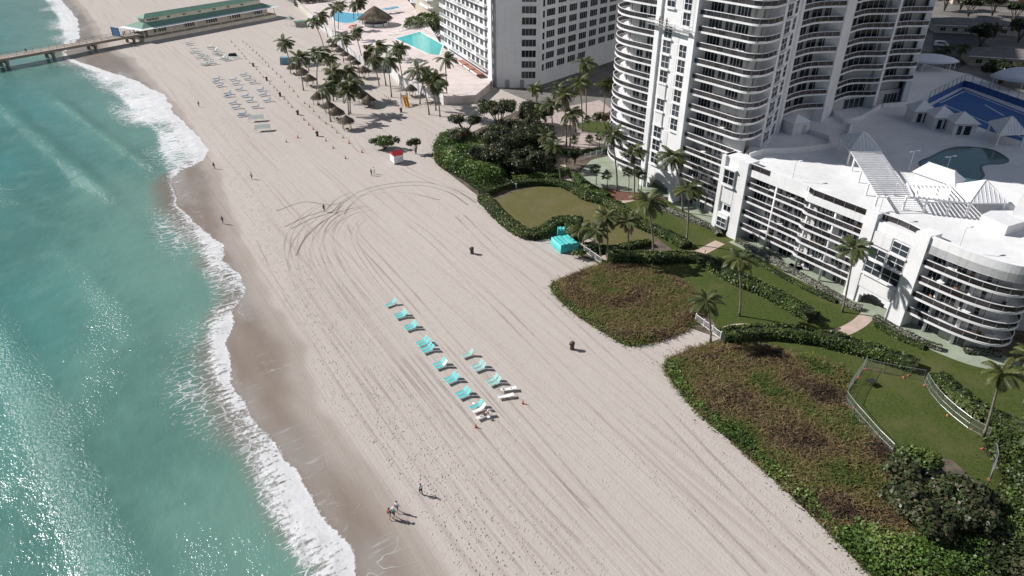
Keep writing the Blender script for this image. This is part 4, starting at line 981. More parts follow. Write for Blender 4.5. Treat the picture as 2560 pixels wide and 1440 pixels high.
# ---------------------------------------------------------------- vegetation
LEAF = M_leaf('leaf', .45, .35, .2); GRASSB = M_leaf('dune_blade', .8, .1, .25); FROND = M_leaf('palm_frond', .5, .3, .25)
BARK = M('palm_bark', (.22, .19, .16), .95, .25, 2.0, bump=.05); WOOD = M('branch_wood', (.17, .14, .11), .95, .25, 2.0)
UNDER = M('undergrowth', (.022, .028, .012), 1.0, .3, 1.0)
def unit(a): return a/np.maximum(1e-9, np.linalg.norm(a, axis=-1, keepdims=True))
def leaves(P, N, size, elong=1.25, jitter=.7):
    """one small folded-flat quad per leaf around normals N"""
    n = len(P); N = unit(N+rng.normal(0, jitter, (n, 3))); T = unit(np.cross(N, rng.normal(0, 1, (n, 3)))); B = np.cross(N, T)
    s = (size*rng.uniform(.65, 1.35, n))[:, None]
    a = T*s*elong*.5; b = B*s*.5
    V = np.stack([P-a, P-b*.9+a*.1, P+a, P+b*.9+a*.1], 1).reshape(-1, 3)
    return V, np.arange(n*4).reshape(n, 4)
def pick_cols(n, pal, noise, bright=(.75, 1.3)):
    """palette colour per leaf, neighbours leaning to the same tone"""
    pal = np.array(pal); k = np.clip(((noise+rng.normal(0, .28, n))*.5+.5)*len(pal), 0, len(pal)-1e-3).astype(int)
    return pal[k]*rng.uniform(*bright, (n, 1))
GREENS = [(.032, .05, .016), (.052, .082, .02), (.075, .115, .026), (.105, .145, .036), (.15, .165, .055)]
BRIGHT = [(.045, .085, .018), (.07, .125, .025), (.09, .16, .032), (.12, .18, .04), (.16, .18, .06)]
DARKS = [(.018, .026, .012), (.028, .04, .016), (.042, .058, .02), (.06, .075, .03), (.10, .085, .05)]
SILVER = [(.14, .14, .115), (.23, .23, .19), (.30, .30, .255), (.37, .365, .32)]
def leaf_obj(name, V, F, cols, parent=None, mat=None):
    me = new_mesh(name, V, F, mat or LEAF, cols=np.repeat(cols, 4, 0)); return obj(name, me, parent)
def hedge(pix, w, h, label, pal=GREENS, leaf=.26, dens=42, group=None, name='hedge'):
    c = resample(smooth_line([g(*p) for p in pix], 5), 1.0); t = thing(name, label, 'hedge', (*c[len(c)//2], 0), group=group)
    b = MB(); w2 = w*.42
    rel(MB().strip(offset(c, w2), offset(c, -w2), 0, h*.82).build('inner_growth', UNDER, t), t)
    C = np.array(c); L = np.hypot(*np.diff(C, axis=0).T).sum(); n = int(L*(w+2*h)*dens)
    s = rng.uniform(0, len(c)-1.001, n); i = s.astype(int); f = (s-i)[:, None]
    base = C[i]*(1-f)+C[i+1]*f; tan = unit(C[i+1]-C[i]); nor = np.stack([-tan[:, 1], tan[:, 0]], 1)
    th = rng.uniform(-.12, math.pi+.12, n); sx = np.sign(np.cos(th))*np.abs(np.cos(th))**.5; sz = np.abs(np.sin(th))**.55*np.sign(np.sin(th))
    bump = 1+.16*fbm(base[:, 0], base[:, 1], .9, 3)
    off_ = nor*(sx*w*.5*bump*rng.uniform(.86, 1.05, n))[:, None]
    P = np.concatenate([base+off_, np.maximum(.08, sz*h*bump*rng.uniform(.88, 1.05, n))[:, None]], 1)
    N = np.concatenate([nor*np.cos(th)[:, None], np.sin(th)[:, None]+.25], 1)
    V, F = leaves(P, N, leaf); cols = pick_cols(n, pal, fbm(P[:, 0], P[:, 1]+P[:, 2], .8, 3))
    rel(leaf_obj('foliage', V, F, cols, t), t); return t
def mass_points(poly, n, hfun):
    poly = np.array(poly); lo, hi = poly.min(0), poly.max(0); out = []
    while sum(len(o) for o in out) < n:
        q = rng.uniform(lo, hi, (n*2, 2)); out.append(q[inside(poly, q[:, 0], q[:, 1])])
    return np.concatenate(out)[:n]
def area(poly): p = np.array(poly); x, y = p[:, 0], p[:, 1]; return abs(np.dot(x, np.roll(y, 1))-np.dot(y, np.roll(x, 1)))/2
def thicket(name, label, pix, h, pal, leaf=.3, dens=30, cat='shrubs', rim=1.6, seed_s=.35):
    """a closed-canopy shrub mass with a billowing top"""
    poly = smooth_line([g(*p) for p in pix], 4, True); A = area(poly); n = int(A*dens*1.5)
    q = mass_points(poly, n, None); d = edge_dist(poly, q[:, 0], q[:, 1]); q = q+rng.normal(0, .3, (n, 2))*(1+2*(rng.random((n, 1)) < .12))
    H = h*(.35+.65*sm(d, 0, rim))*(1+.30*fbm(q[:, 0], q[:, 1], seed_s*1.6, 4)); z = H*np.where(rng.random(n) < .7, rng.uniform(.86, 1.05, n), rng.uniform(.2, .9, n))
    gx = fbm(q[:, 0]+.3, q[:, 1], seed_s, 3)-fbm(q[:, 0]-.3, q[:, 1], seed_s, 3); gy = fbm(q[:, 0], q[:, 1]+.3, seed_s, 3)-fbm(q[:, 0], q[:, 1]-.3, seed_s, 3)
    P = np.concatenate([q, np.maximum(z, .1)[:, None]], 1); N = np.stack([-gx*h, -gy*h, np.full(n, 1.0)], 1)
    c = np.mean(poly, 0); t = thing(name, label, cat, (*c, 0))
    V, F = leaves(P, N, leaf, jitter=.6); cols = pick_cols(n, pal, fbm(q[:, 0], q[:, 1], .5, 4))
    rel(leaf_obj('foliage', V, F, cols, t), t)
    m = int(A*1.2); q = mass_points(poly, m, None); d = edge_dist(poly, q[:, 0], q[:, 1]); sb = MB()
    for (x, y), dd in zip(q[:min(m, 260)], d): sb.bar((x, y, 0), (x+random.uniform(-.5, .5), y+random.uniform(-.5, .5), h*.7*(.4+.6*min(1, dd/rim))), .06, .06)
    rel(sb.build('stems', WOOD, t), t)['kind'] = 'stuff'
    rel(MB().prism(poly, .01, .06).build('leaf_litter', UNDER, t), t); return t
def dune(label, pix, h, dens=64, green_edge=None):
    """dry dune scrub: arching blades and twigs, browns with olive patches"""
    poly = smooth_line([g(*p) for p in pix], 4, True); A = area(poly); n = int(A*dens); q = mass_points(poly, n, None)+rng.normal(0, .35, (int(A*dens), 2))
    d = edge_dist(poly, q[:, 0], q[:, 1]); H = h*(.25+.75*sm(d, 0, 2.0))*(.75+.45*fbm(q[:, 0], q[:, 1], .35, 3))
    z0 = np.maximum(.03, H*rng.uniform(.15, .8, n)); L = rng.uniform(.5, 1.15, n); az = rng.uniform(0, 6.283, n)+1.2*fbm(q[:, 0], q[:, 1], .5, 2); wdt = rng.uniform(.025, .06, n)
    dx, dy = np.cos(az), np.sin(az); px, py = -dy, dx
    s0 = np.stack([q[:, 0], q[:, 1], z0], 1); up = rng.uniform(.15, .6, n)
    s1 = s0+np.stack([dx*L*.45, dy*L*.45, up*L*.6], 1); s2 = s0+np.stack([dx*L*.95, dy*L*.95, up*L*.35], 1)
    w = np.stack([px*wdt, py*wdt, 0*px], 1)
    V = np.stack([s0-w, s0+w, s1+w, s1-w, s2+w*.3, s2-w*.3], 1).reshape(-1, 3); k = np.arange(n)[:, None]*6
    F = np.concatenate([k+np.array([[0, 1, 2, 3]]), k+np.array([[3, 2, 4, 5]])], 0)
    pal = [(.045, .034, .026), (.08, .056, .038), (.14, .098, .058), (.23, .165, .09), (.12, .10, .045), (.17, .145, .06), (.15, .15, .05), (.09, .12, .035), (.06, .095, .025)]
    cols = pick_cols(n, pal, fbm(q[:, 0], q[:, 1], .55, 4)*.95, (.6, 1.45))
    o = obj('dune_scrub', new_mesh('dune_scrub', V, F, GRASSB, cols=np.repeat(cols, 6, 0)), kind='stuff'); o['label'] = label; o['category'] = 'scrub'
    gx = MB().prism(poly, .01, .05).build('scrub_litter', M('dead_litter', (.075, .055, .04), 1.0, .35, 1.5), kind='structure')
    return poly
d1 = [(1500,664),(1450,680),(1396,704),(1382,720),(1400,748),(1450,790),(1500,822),(1560,858),(1620,860),(1690,838),(1738,808),(1762,780),(1740,740),(1700,702),(1640,674),(1560,662)]
d2 = [(1705,884),(1664,912),(1690,962),(1742,1026),(1822,1096),(1902,1166),(2002,1256),(2082,1332),(2152,1405),(2210,1450),(2420,1440),(2380,1330),(2250,1150),(2150,1060),(2104,1000),(2124,950),(2090,915),(1990,884),(1880,866),(1780,862)]
dune('dry brown scrub on the dune between the two garden gates', d1, 1.1); dune('wide dry brown dune scrub beside the fenced lawn', d2, 1.2)
thicket('shrub_border', 'leafy green creeper edging the smaller dune patch against the sand', [(1384,704),(1378,722),(1400,752),(1452,796),(1500,826),(1560,862),(1600,864),(1590,850),(1540,832),(1480,790),(1430,752),(1402,722)], .7, BRIGHT, .24, 34)
thicket('shrub_border', 'leafy green creeper edging the large dune patch against the sand', [(1676,900),(1660,914),(1690,966),(1742,1030),(1822,1100),(1902,1170),(2002,1260),(2082,1336),(2150,1410),(2200,1450),(2240,1440),(2190,1380),(2110,1310),(2030,1230),(1930,1150),(1850,1075),(1770,1010),(1715,950),(1700,905)], .9, BRIGHT, .26, 30)
# hedges
G1 = 'clipped hedges of the seaside garden'
hedge([(1208,498),(1236,530),(1276,566),(1318,592),(1346,590),(1376,572),(1412,556),(1452,562)], 3.0, 1.4, 'thick green hedge curving along the beach side of the dry lawn', group=G1)
hedge([(1206,490),(1260,470),(1330,460),(1390,462),(1432,474),(1466,496),(1515,510),(1560,534),(1600,564),(1650,586),(1690,604),(1716,622)], 2.8, 1.4, 'long green hedge behind the dry lawn running to the garden path', group=G1)
hedge([(1284,456),(1340,450),(1390,442),(1412,428)], 3.0, 1.3, 'short bright hedge beside the white beach gate near the trees', BRIGHT, group=G1)
hedge([(1458,622),(1500,630),(1560,624),(1624,612)], 1.8, 1.2, 'low hedge under palms at the edge of the dry lawn', group=G1)
hedge([(1518,650),(1580,648),(1650,652),(1720,648),(1770,662),(1812,690),(1860,712),(1922,738),(1982,772),(2032,802)], 3.0, 1.5, 'long dark hedge winding between dune scrub and the building lawn', group=G1)
hedge([(1802,850),(1880,838),(1960,840),(2050,854),(2130,874),(2212,898),(2290,924)], 3.2, 1.6, 'thick hedge bounding the large dune patch below the garden path', group=G1)
hedge([(2334,948),(2382,988),(2442,1032),(2505,1062),(2570,1090)], 3.2, 1.4, 'hedge behind the wire fence panels by the leaning palm', group=G1)
hedge([(1842,604),(1900,636),(1980,682),(2060,728),(2120,764),(2152,776)], 1.3, .9, 'silver grey shrub hedge along the long white building', SILVER, .2, 60, G1)
hedge([(2186,796),(2240,828),(2300,858),(2352,876)], 1.3, .9, 'silver grey shrub hedge by the rounded building end', SILVER, .2, 60, G1)
hedge([(1636,518),(1690,536),(1740,556),(1786,576),(1798,592)], 1.3, .9, 'silver grey shrub hedge at the foot of the tower', SILVER, .2, 60, G1)
hedge([(2410,880),(2450,884),(2500,890)], 1.3, .9, 'silver grey shrub clump past the rounded building end', SILVER, .2, 60, G1)
hedge([(1872,642),(1940,682),(2010,720),(2090,756)], 1.3, .5, 'low dark green strip planting in front of the silver hedge', GREENS, .2, 50, G1)
hedge([(2190,812),(2240,842),(2310,872)], 1.4, .6, 'low dark green strip planting near the rounded building end', GREENS, .2, 50, G1)
hedge([(1436,440),(1462,464),(1500,486),(1520,494)], 2.0, 1.0, 'bright green bed planting beside the green patio', BRIGHT, .28, 40, G1)
hedge([(1335,395),(1400,384),(1440,386),(1530,380)], 1.2, 1.3, 'thin shrub row along the white fence by the brick drive', GREENS, .26, 30, G1)
hedge([(1405,560),(1430,580),(1440,604)], 1.4, 1.2, 'small hedge end by the turquoise cover', GREENS, group=G1)
# trees and big shrubs
def tree(name, label, base, lobes, pal, leaf=.32, dens=26, trunk=.16, cat='tree', group=None, leanseed=0):
    """lobes: (dx, dy, z, rx, rz); leaves lie on and inside each lobe's shell, limbs run to each lobe"""
    x0, y0 = g(*base) if len(base) == 2 else base[:2]; t = thing(name, label, cat, (x0, y0, 0), group=group); Ps, Ns, tb = [], [], MB()
    for (dx, dy, z, rx, rz) in lobes:
        for sub in range(10):
            a = rng.uniform(0, 6.28); e = rng.uniform(-.2, 1.0); c = np.array([dx+rx*.55*math.cos(a)*math.cos(e), dy+rx*.55*math.sin(a)*math.cos(e), z+rz*.55*math.sin(e)]); r = rx*rng.uniform(.26, .54)
            n = int(4*math.pi*r*r*dens*.42); D = unit(rng.normal(0, 1, (n, 3))); rr = r*np.where(rng.random(n) < .22, rng.uniform(1.0, 1.45, n), rng.uniform(.5, 1.08, n)**.7)
            P = c+D*rr[:, None]*np.array([1, 1, min(1, rz/rx*1.1)]); Ps.append(P); Ns.append(D+np.array([0, 0, .5]))
        k1 = (dx*.35+random.uniform(-.2, .2), dy*.35, z*.5); tb.tube([(0, 0, -.05), k1, (dx*.8, dy*.8, z*.85), (dx, dy, z+rz*.2)], [trunk, trunk*.75, trunk*.5, trunk*.25], 7)
        for sub in range(4):
            a = random.uniform(0, 6.28); tb.tube([(dx*.8, dy*.8, z*.85), (dx+math.cos(a)*rx*.6, dy+math.sin(a)*rx*.6, z+rz*random.uniform(0, .6))], trunk*.35, 5, trunk*.12)
    P = np.concatenate(Ps); P[:, 2] = np.maximum(P[:, 2], .1); V, F = leaves(P, np.concatenate(Ns), leaf, jitter=.55)
    cols = pick_cols(len(P), pal, fbm(P[:, 0]+x0, P[:, 1]+P[:, 2]*.8, .9, 3)); leaf_obj('crown', V, F, cols, t); tb.build('trunk', WOOD, t, smooth=True); return t
def lobes(n, rx, ry, z, r, rz, zv=.5):
    out = []
    for k in range(n):
        a = 6.283*k/n+random.uniform(-.4, .4); q_ = random.uniform(.35, 1.0); out.append((rx*q_*math.cos(a), ry*q_*math.sin(a), z+random.uniform(-zv, zv), r*random.uniform(.75, 1.2), rz*random.uniform(.8, 1.15)))
    return out
thicket('grove_undergrowth', 'dark undergrowth filling the grove under the sea grape trees', [(1190,360),(1235,400),(1262,432),(1300,450),(1370,430),(1390,400),(1372,360),(1330,330),(1280,310),(1220,330)], 2.2, DARKS, .36, 18)
thicket('sea_grape_thicket', 'bright green sea grape mass rising from the sand below the dark trees', [(1092,362),(1086,400),(1110,425),(1160,452),(1205,480),(1255,462),(1262,430),(1235,400),(1200,365),(1140,345)], 3.2, BRIGHT, .34, 26)
tree('sea_grape_tree', 'broad dark tree with open twisting limbs leaning over the beach', (1165, 345), lobes(6, 4.2, 3, 5.0, 2.0, 1.4), DARKS, .32, 20, .2)
tree('sea_grape_tree', 'rounded dark green tree in front of the hotel service wall', (1248, 330), lobes(8, 5.5, 4, 6.8, 2.6, 1.7), DARKS[1:]+GREENS[1:2], .34, 22, .22)
tree('sea_grape_tree', 'dense shadowy tree in the middle of the dark grove', (1262, 395), lobes(8, 6, 5, 5.2, 2.8, 2.0), DARKS, .34, 22, .22)
tree('sea_grape_tree', 'low spreading dark tree at the garden side of the grove', (1310, 430), lobes(7, 4.5, 4, 3.8, 2.2, 1.6), DARKS, .32, 22, .2)
tree('sea_grape_tree', 'dark tree filling the grove towards the brick drive', (1330, 370), lobes(8, 6, 5, 5.0, 2.8, 2.0), DARKS, .34, 20, .22)
tree('sea_grape_tree', 'dark tree behind the grove beside the hotel terrace', (1335, 318), lobes(7, 6, 5, 5.0, 2.6, 1.8), DARKS, .34, 18, .22)
tree('beach_shrub', 'wide rounded green shrub alone on the sand above the guard hut', (962, 372), lobes(7, 3.6, 1.6, 2.0, 1.5, 1.3, .3), GREENS, .3, 26, .1, 'shrub')
tree('beach_shrub', 'small upright dark shrub on a bare stem near the guard hut', (1040, 385), lobes(5, 1.6, 1.0, 3.0, 1.2, 1.3, .4), DARKS+GREENS[:2], .3, 26, .12, 'shrub')
tree('sea_grape_tree', 'large dark glossy sea grape beside the fenced lawn', (2290, 1300), lobes(11, 6.0, 4.2, 2.6, 2.3, 1.7, .5), DARKS[1:]+GREENS[:2], .36, 34, .18)
tree('sea_grape_tree', 'tall leafy sea grape head rising at the fence corner', (2265, 1190), lobes(5, 2.0, 1.6, 2.6, 1.4, 1.3, .3), GREENS[:4], .34, 36, .12)
tree('sea_grape_tree', 'dark sea grape reaching over the lower end of the fence', (2400, 1290), lobes(6, 3.2, 2.6, 2.2, 1.9, 1.4, .4), DARKS+GREENS[:1], .36, 34, .15)
thicket('sea_grape_thicket', 'yellow green thicket along the sand below the dark sea grapes', [(2090,1330),(2130,1390),(2200,1440),(2330,1470),(2480,1440),(2500,1370),(2420,1340),(2330,1350),(2230,1340),(2150,1300)], 1.5, BRIGHT, .3, 32)
thicket('sea_grape_thicket', 'mixed green thicket between fence and side path', [(2470,1090),(2462,1130),(2500,1180),(2495,1230),(2470,1290),(2440,1330),(2520,1380),(2600,1400),(2640,1300),(2600,1130),(2540,1090)], 1.8, GREENS, .3, 30)
thicket('sea_grape_thicket', 'dark low shrubs in shade below the large sea grapes', [(2440,1340),(2420,1400),(2480,1460),(2600,1480),(2640,1380),(2540,1330)], 1.6, DARKS, .32, 28)
thicket('shrub_bed', 'leafy plants behind the hotel swimming pool', [(1008,84),(1020,70),(1060,60),(1095,56),(1098,72),(1070,80),(1030,88)], 5.0, GREENS, .6, 7)
thicket('shrub_bed', 'dark shrubs and small trees beside the pool terrace gate', [(735,12),(760,2),(830,2),(840,10),(800,18),(760,22)], 5.5, DARKS, .7, 5)
tree('garden_shrub', 'grey green small tree by the path near the green patio', (1436, 412), lobes(5, 1.6, 1.2, 2.6, 1.2, 1.6, .5), DARKS[1:], .3, 26, .1, 'shrub')
tree('garden_shrub', 'reddish shrub tree beside the drive island', (1515, 325), lobes(6, 2.6, 2.2, 3.8, 1.5, 2.0, .8), [(.06, .06, .025), (.10, .085, .035), (.14, .09, .05), (.12, .11, .04)], .3, 20, .12, 'shrub')
tree('garden_shrub', 'clipped small bush at the end of the white beach gate', (1448, 645), lobes(4, 1.1, .8, .9, .8, .8, .2), GREENS, .26, 40, .05, 'shrub')
tree('sea_grape_tree', 'dark tree at the near edge of the grove above the bright sea grapes', (1225, 425), lobes(7, 4.5, 3.5, 4.2, 2.3, 1.8), DARKS+GREENS[:1], .34, 24, .2)
tree('sea_grape_tree', 'brownish open crowned tree nearest the hotel deck corner', (1150, 372), lobes(6, 3.6, 3, 4.2, 1.9, 1.5), DARKS[1:]+[(.10, .075, .04)], .32, 22, .16)
TP = [((2360, 28), 7), ((2400, 25), 8), ((2480, 40), 8), ((2530, 60), 8), ((2450, 120), 7), ((2545, 105), 7), ((2500, 210), 5), ((2420, 42), 7)]
for k_, (b_, hh) in enumerate(TP):
    tree('street_tree', 'dark street tree standing among the shaded houses', b_, lobes(6, 5, 4, hh, 3.0, 2.4, 1.0), DARKS, .7, 6, .25, group='street trees among the shaded houses')
# ---------------------------------------------------------------- palms
def frond_mesh(name, L, e0, curl, pal, dead=False):
    """feather frond along +x: rachis plus narrow hanging leaflets"""
    V, F, C = [], [], []; nseg = 9; n = 30
    def cen(s):
        a = e0-curl*s; return np.array([L*(math.sin(e0)-math.sin(a))/curl if abs(curl) > 1e-3 else L*s*math.cos(e0), 0, L*(math.cos(a)-math.cos(e0))/curl if abs(curl) > 1e-3 else L*s*math.sin(e0)])
    for k in range(nseg):
        s0, s1 = k/nseg, (k+1)/nseg; p, q = cen(s0), cen(s1); w0, w1 = .05*(1-s0*.8), .05*(1-s1*.8); i = len(V)
        V += [p+[0, -w0, 0], p+[0, w0, 0], q+[0, w1, 0], q+[0, -w1, 0]]; F.append((i, i+1, i+2, i+3)); C += [(.16, .15, .06)]*4
    for sd_ in (-1, 1):
        for k in range(n):
            s = .14+.86*(k+.5)/n; p = cen(s); tq = unit(cen(min(1, s+.02))-cen(s-.02)); ln = L*.27*math.sin(math.pi*min(1, (s*.88+.12)))**.6*random.uniform(.85, 1.1)
            up = np.array([-tq[2], 0, tq[0]]); dr = tq*.62+np.array([0, sd_*.85, 0])+up*.12; dr = unit(dr); e = p+dr*ln+np.array([0, 0, -.42*ln]); m = p+dr*ln*.55+np.array([0, 0, -.03*ln])
            wv = tq*.066*L/3.2; i = len(V); V += [p-wv*.5, p+wv*.5, m+wv*.8, m-wv*.8, e+wv*.15, e-wv*.15]; F += [(i, i+1, i+2, i+3), (i+3, i+2, i+4, i+5)]
            c = np.array(pal[random.randrange(len(pal))])*random.uniform(.8, 1.2); C += [c]*6
    return new_mesh(name, V, F, FROND, cols=np.array(C))
PG = [(.038, .055, .016), (.055, .078, .022), (.072, .092, .028)]; PY = [(.09, .105, .028), (.115, .12, .032), (.075, .098, .024)]; PD_ = [(.20, .15, .08), (.24, .19, .11)]
FM = {'up': [frond_mesh('frond', 3.3, R(62), R(70), PG), frond_mesh('frond', 3.2, R(70), R(60), PY)],
      'mid': [frond_mesh('frond', 3.5, R(35), R(75), PG), frond_mesh('frond', 3.4, R(28), R(70), PG), frond_mesh('frond', 3.4, R(40), R(85), PY)],
      'low': [frond_mesh('frond', 3.2, R(5), R(70), PG), frond_mesh('frond', 3.2, R(-8), R(62), PG), frond_mesh('frond', 3.0, R(-20), R(50), PG+PD_[:1])],
      'dead': [frond_mesh('frond', 2.8, R(-35), R(45), PD_)]}
NUT = M('coconut', (.22, .20, .06), .6)
def palm(b, c, label, group=None, scale=1.0, wind=.55, nf=24, yellow=.2, name='coconut_palm'):
    x0, y0 = g(*b); X, Y, Z = at_depth(c[0], c[1], y0); Z = max(Z, 2.0); hx = X-x0
    t = thing(name, label, 'palm tree', (x0, y0, 0), group=group)
    pts = [(hx*(s**1.6), .25*math.sin(s*2.2), Z*s) for s in np.linspace(0, 1, 9)]; pts[0] = (0, 0, -.1)
    rad = [.26]+[.17-.05*s for s in np.linspace(0, 1, 8)]
    MB().tube(pts, [r_*min(1.15, scale) for r_ in rad], 8).build('trunk', BARK, t, smooth=True)
    nf = int(nf*random.uniform(.75, 1.12)); scale *= random.uniform(.86, 1.06); wind *= random.uniform(.6, 1.3)
    for k in range(nf):
        f_ = (k+.5)/nf; kind = 'up' if f_ < .22 else ('mid' if f_ < .66 else ('low' if f_ < .95 else 'dead'))
        az = k*2.39996+random.uniform(-.25, .25); dx, dy = math.cos(az)+wind*.8, math.sin(az)-wind*.10     # the sea breeze sweeps the crown inland
        az2 = math.atan2(dy, dx); m = FM[kind]; me_ = m[random.randrange(len(m))]
        o = obj('frond', me_, t, (hx, .2, Z), (random.uniform(-.3, .3), random.uniform(-.15, .15), az2), scale=scale*random.uniform(.82, 1.12)*(1.0 if kind != 'up' else .9))
    nb_ = MB()
    for k in range(5): a = k*1.26; nb_.lathe([(.02, -.14), (.12, -.06), (.13, .04), (.03, .14)], 7, (hx+.22*math.cos(a), .2+.22*math.sin(a), Z-.25))
    nb_.build('coconuts', NUT, t)['kind'] = 'stuff'
    return t
palm((1848,790),(1848,652),'tall straight palm on the lawn between hedge and balconies', scale=1.0)
palm((2105,780),(2138,622),'leaning curved palm in front of the wide window bay', scale=1.0)
palm((1776,856),(1766,755),'palm standing at the white gate between the dune patches', scale=1.0)
palm((1632,640),(1618,505),'tall palm at the end of the dry lawn beside the path', scale=1.15)
palm((1716,610),(1722,475),'palm on the lawn close to the lowest tower balconies', scale=1.15)
palm((1706,532),(1682,395),'palm casting its crown shadow on the white tower wall', scale=1.2)
palm((1585,498),(1584,382),'palm in the mulch bed at the corner of the tower', scale=1.05)
palm((1542,478),(1529,338),'palm at the seaward edge of the green patio', scale=1.15)
for b_, c_ in (((1519,655),(1516,545)), ((1571,655),(1569,555)), ((1502,650),(1490,578)), ((1459,618),(1452,572))): palm(b_, c_, 'palm in the cluster behind the turquoise covered stack', 'palms behind the turquoise stack', .95)
palm((2458,1092),(2505,936),'leaning palm beside the wire fence and hedge', scale=1.0, yellow=.4)
palm((2572,1185),(2600,1080),'palm at the edge of the thicket with yellowing fronds', scale=1.0)
palm((2560,1010),(2590,900),'palm beyond the rounded building end', scale=1.0)
DR = [((1343,262),(1334,222)),((1416,365),(1408,238)),((1382,354),(1377,262)),((1425,365),(1425,284)),((1456,329),(1449,208)),((1351,328),(1348,282)),((1508,302),(1515,210)),((1465,300),(1462,160)),((1440,330),(1395,225))]
for b_, c_ in DR: palm(b_, c_, 'tall palm around the brick drive beside the tower', 'palms around the brick drive', 1.2)
for b_, c_ in (((1366,419),(1365,344)), ((1402,458),(1384,370))): palm(b_, c_, 'slender palm by the small garden fence near the dark grove', 'palms by the grove fence', 1.1)
HP = [((724,157),(709,108)),((759,226),(746,148)),((772,177),(780,135)),((793,211),(797,132)),((828,190),(820,148)),((827,304),(809,222)),((834,253),(831,182)),((842,250),(862,180)),((872,287),(868,230)),((876,284),(876,210)),((810,121),(783,54)),((820,93),(799,40)),((841,112),(834,24)),((847,88),(848,14)),((879,171),(857,96)),((907,160),(886,80)),((920,172),(915,128)),((965,214),(941,118)),((1008,214),(991,124)),((996,166),(998,120)),((948,214),(930,150)),((979,243),(968,152)),((1073,287),(1045,178)),((1100,292),(1087,204)),((1090,276),(1078,210)),((1118,253),(1113,150)),((885,60),(885,14)),((897,62),(893,8)),((1050,260),(1062,190)),((790,225),(825,205))]
HL = {0: 'lone wind-swept palm beside the pale blue tent', 5: 'leaning palm over the huts nearest the guard hut', 1: 'palm with bare trunk in front of the first two huts', 22: 'tall palm beside the yellow slide', 23: 'palm with slim trunk on the sand past the yellow slide', 25: 'palm against the hotel balconies', 17: 'leaning palm between the lone hut and the deck wall', 18: 'palm in front of the rectangular pool', 8: 'low full palm behind the front huts', 9: 'taller full palm behind the front huts'}
for k_, (b_, c_) in enumerate(HP):
    if k_ in HL: lb, gr = HL[k_], None
    elif k_ in (10, 11, 12, 13, 14, 15, 16): lb, gr = 'palm leaning over the deck wall near the big thatched bar', 'palms along the deck wall'
    elif k_ in (26, 27): lb, gr = 'palm growing from the middle of the lagoon pool', 'palms in the lagoon pool'
    else: lb, gr = 'wind-swept palm among the thatched huts on the hotel beach', 'palms on the hotel beach'
    palm(b_, c_, lb, gr, 1.5, .95, 22)
for b_, c_ in (((2361,172),(2369,122)), ((2391,182),(2409,120)), ((2352,172),(2346,132))): palm(b_, c_, 'sunlit palm rising behind the terrace glass screen', 'palms behind the terrace screen', 1.0)
# fan palms
def fan_mesh():
    V, F, C = [], [], []; n = 17
    for k in range(n):
        a = (k/(n-1)-.5)*4.2; r = .95*(1-.12*abs(k/(n-1)-.5)*2); a0, a1 = a-.09, a+.09; i = len(V)
        V += [np.array([.75, 0, 0.0]), np.array([.75+r*.55*math.cos(a0), r*.55*math.sin(a0), .05]), np.array([.75+r*math.cos(a), r*math.sin(a), -.12]), np.array([.75+r*.55*math.cos(a1), r*.55*math.sin(a1), .0])]; F.append((i, i+1, i+2, i+3)); C += [np.array(DARKS[random.randrange(1, 4)])*random.uniform(.9, 1.4)]*4
    i = len(V); V += [np.array(p) for p in ((0, -.02, 0), (0, .02, 0), (.76, .02, 0), (.76, -.02, 0))]; F.append((i, i+1, i+2, i+3)); C += [(.1, .1, .04)]*4
    return new_mesh('fan_leaf', V, F, FROND, cols=np.array(C))
FAN = fan_mesh()
def fan_palm(b, c, label, group):
    x0, y0 = g(*b); X, Y, Z = at_depth(c[0], c[1], y0); Z = max(1.6, Z); t = thing('fan_palm', label, 'palm tree', (x0, y0, 0), group=group)
    MB().tube([(0, 0, -.1), (0, 0, Z*.5), (X-x0, 0, Z)], [.12, .08, .07], 7).build('trunk', BARK, t, smooth=True)
    for k in range(20):
        f_ = (k+.5)/20; el = R(80-125*f_); obj('fan_leaf', FAN, t, (X-x0, 0, Z), (0, -el, k*2.4), scale=random.uniform(.85, 1.15))
FP = [((1469,331),(1469,300)),((1490,327),(1490,294)),((1472,379),(1475,350)),((1498,377),(1501,344)),((1433,380),(1437,352))]
for b_, c_ in FP: fan_palm(b_, c_, 'small dark fan palm on or beside the drive island', 'fan palms of the drive')
for b_, c_ in (((1490,462),(1490,424)), ((1518,468),(1519,440))): fan_palm(b_, c_, 'dark fan palm in the bed at the edge of the green patio', 'fan palms of the green patio')
for b_, c_ in (((1571,478),(1571,432)), ((1595,474),(1596,430)), ((1603,474),(1606,440))): fan_palm(b_, c_, 'slim fan palm on the mulch bed against the tower foot', 'fan palms at the tower foot')
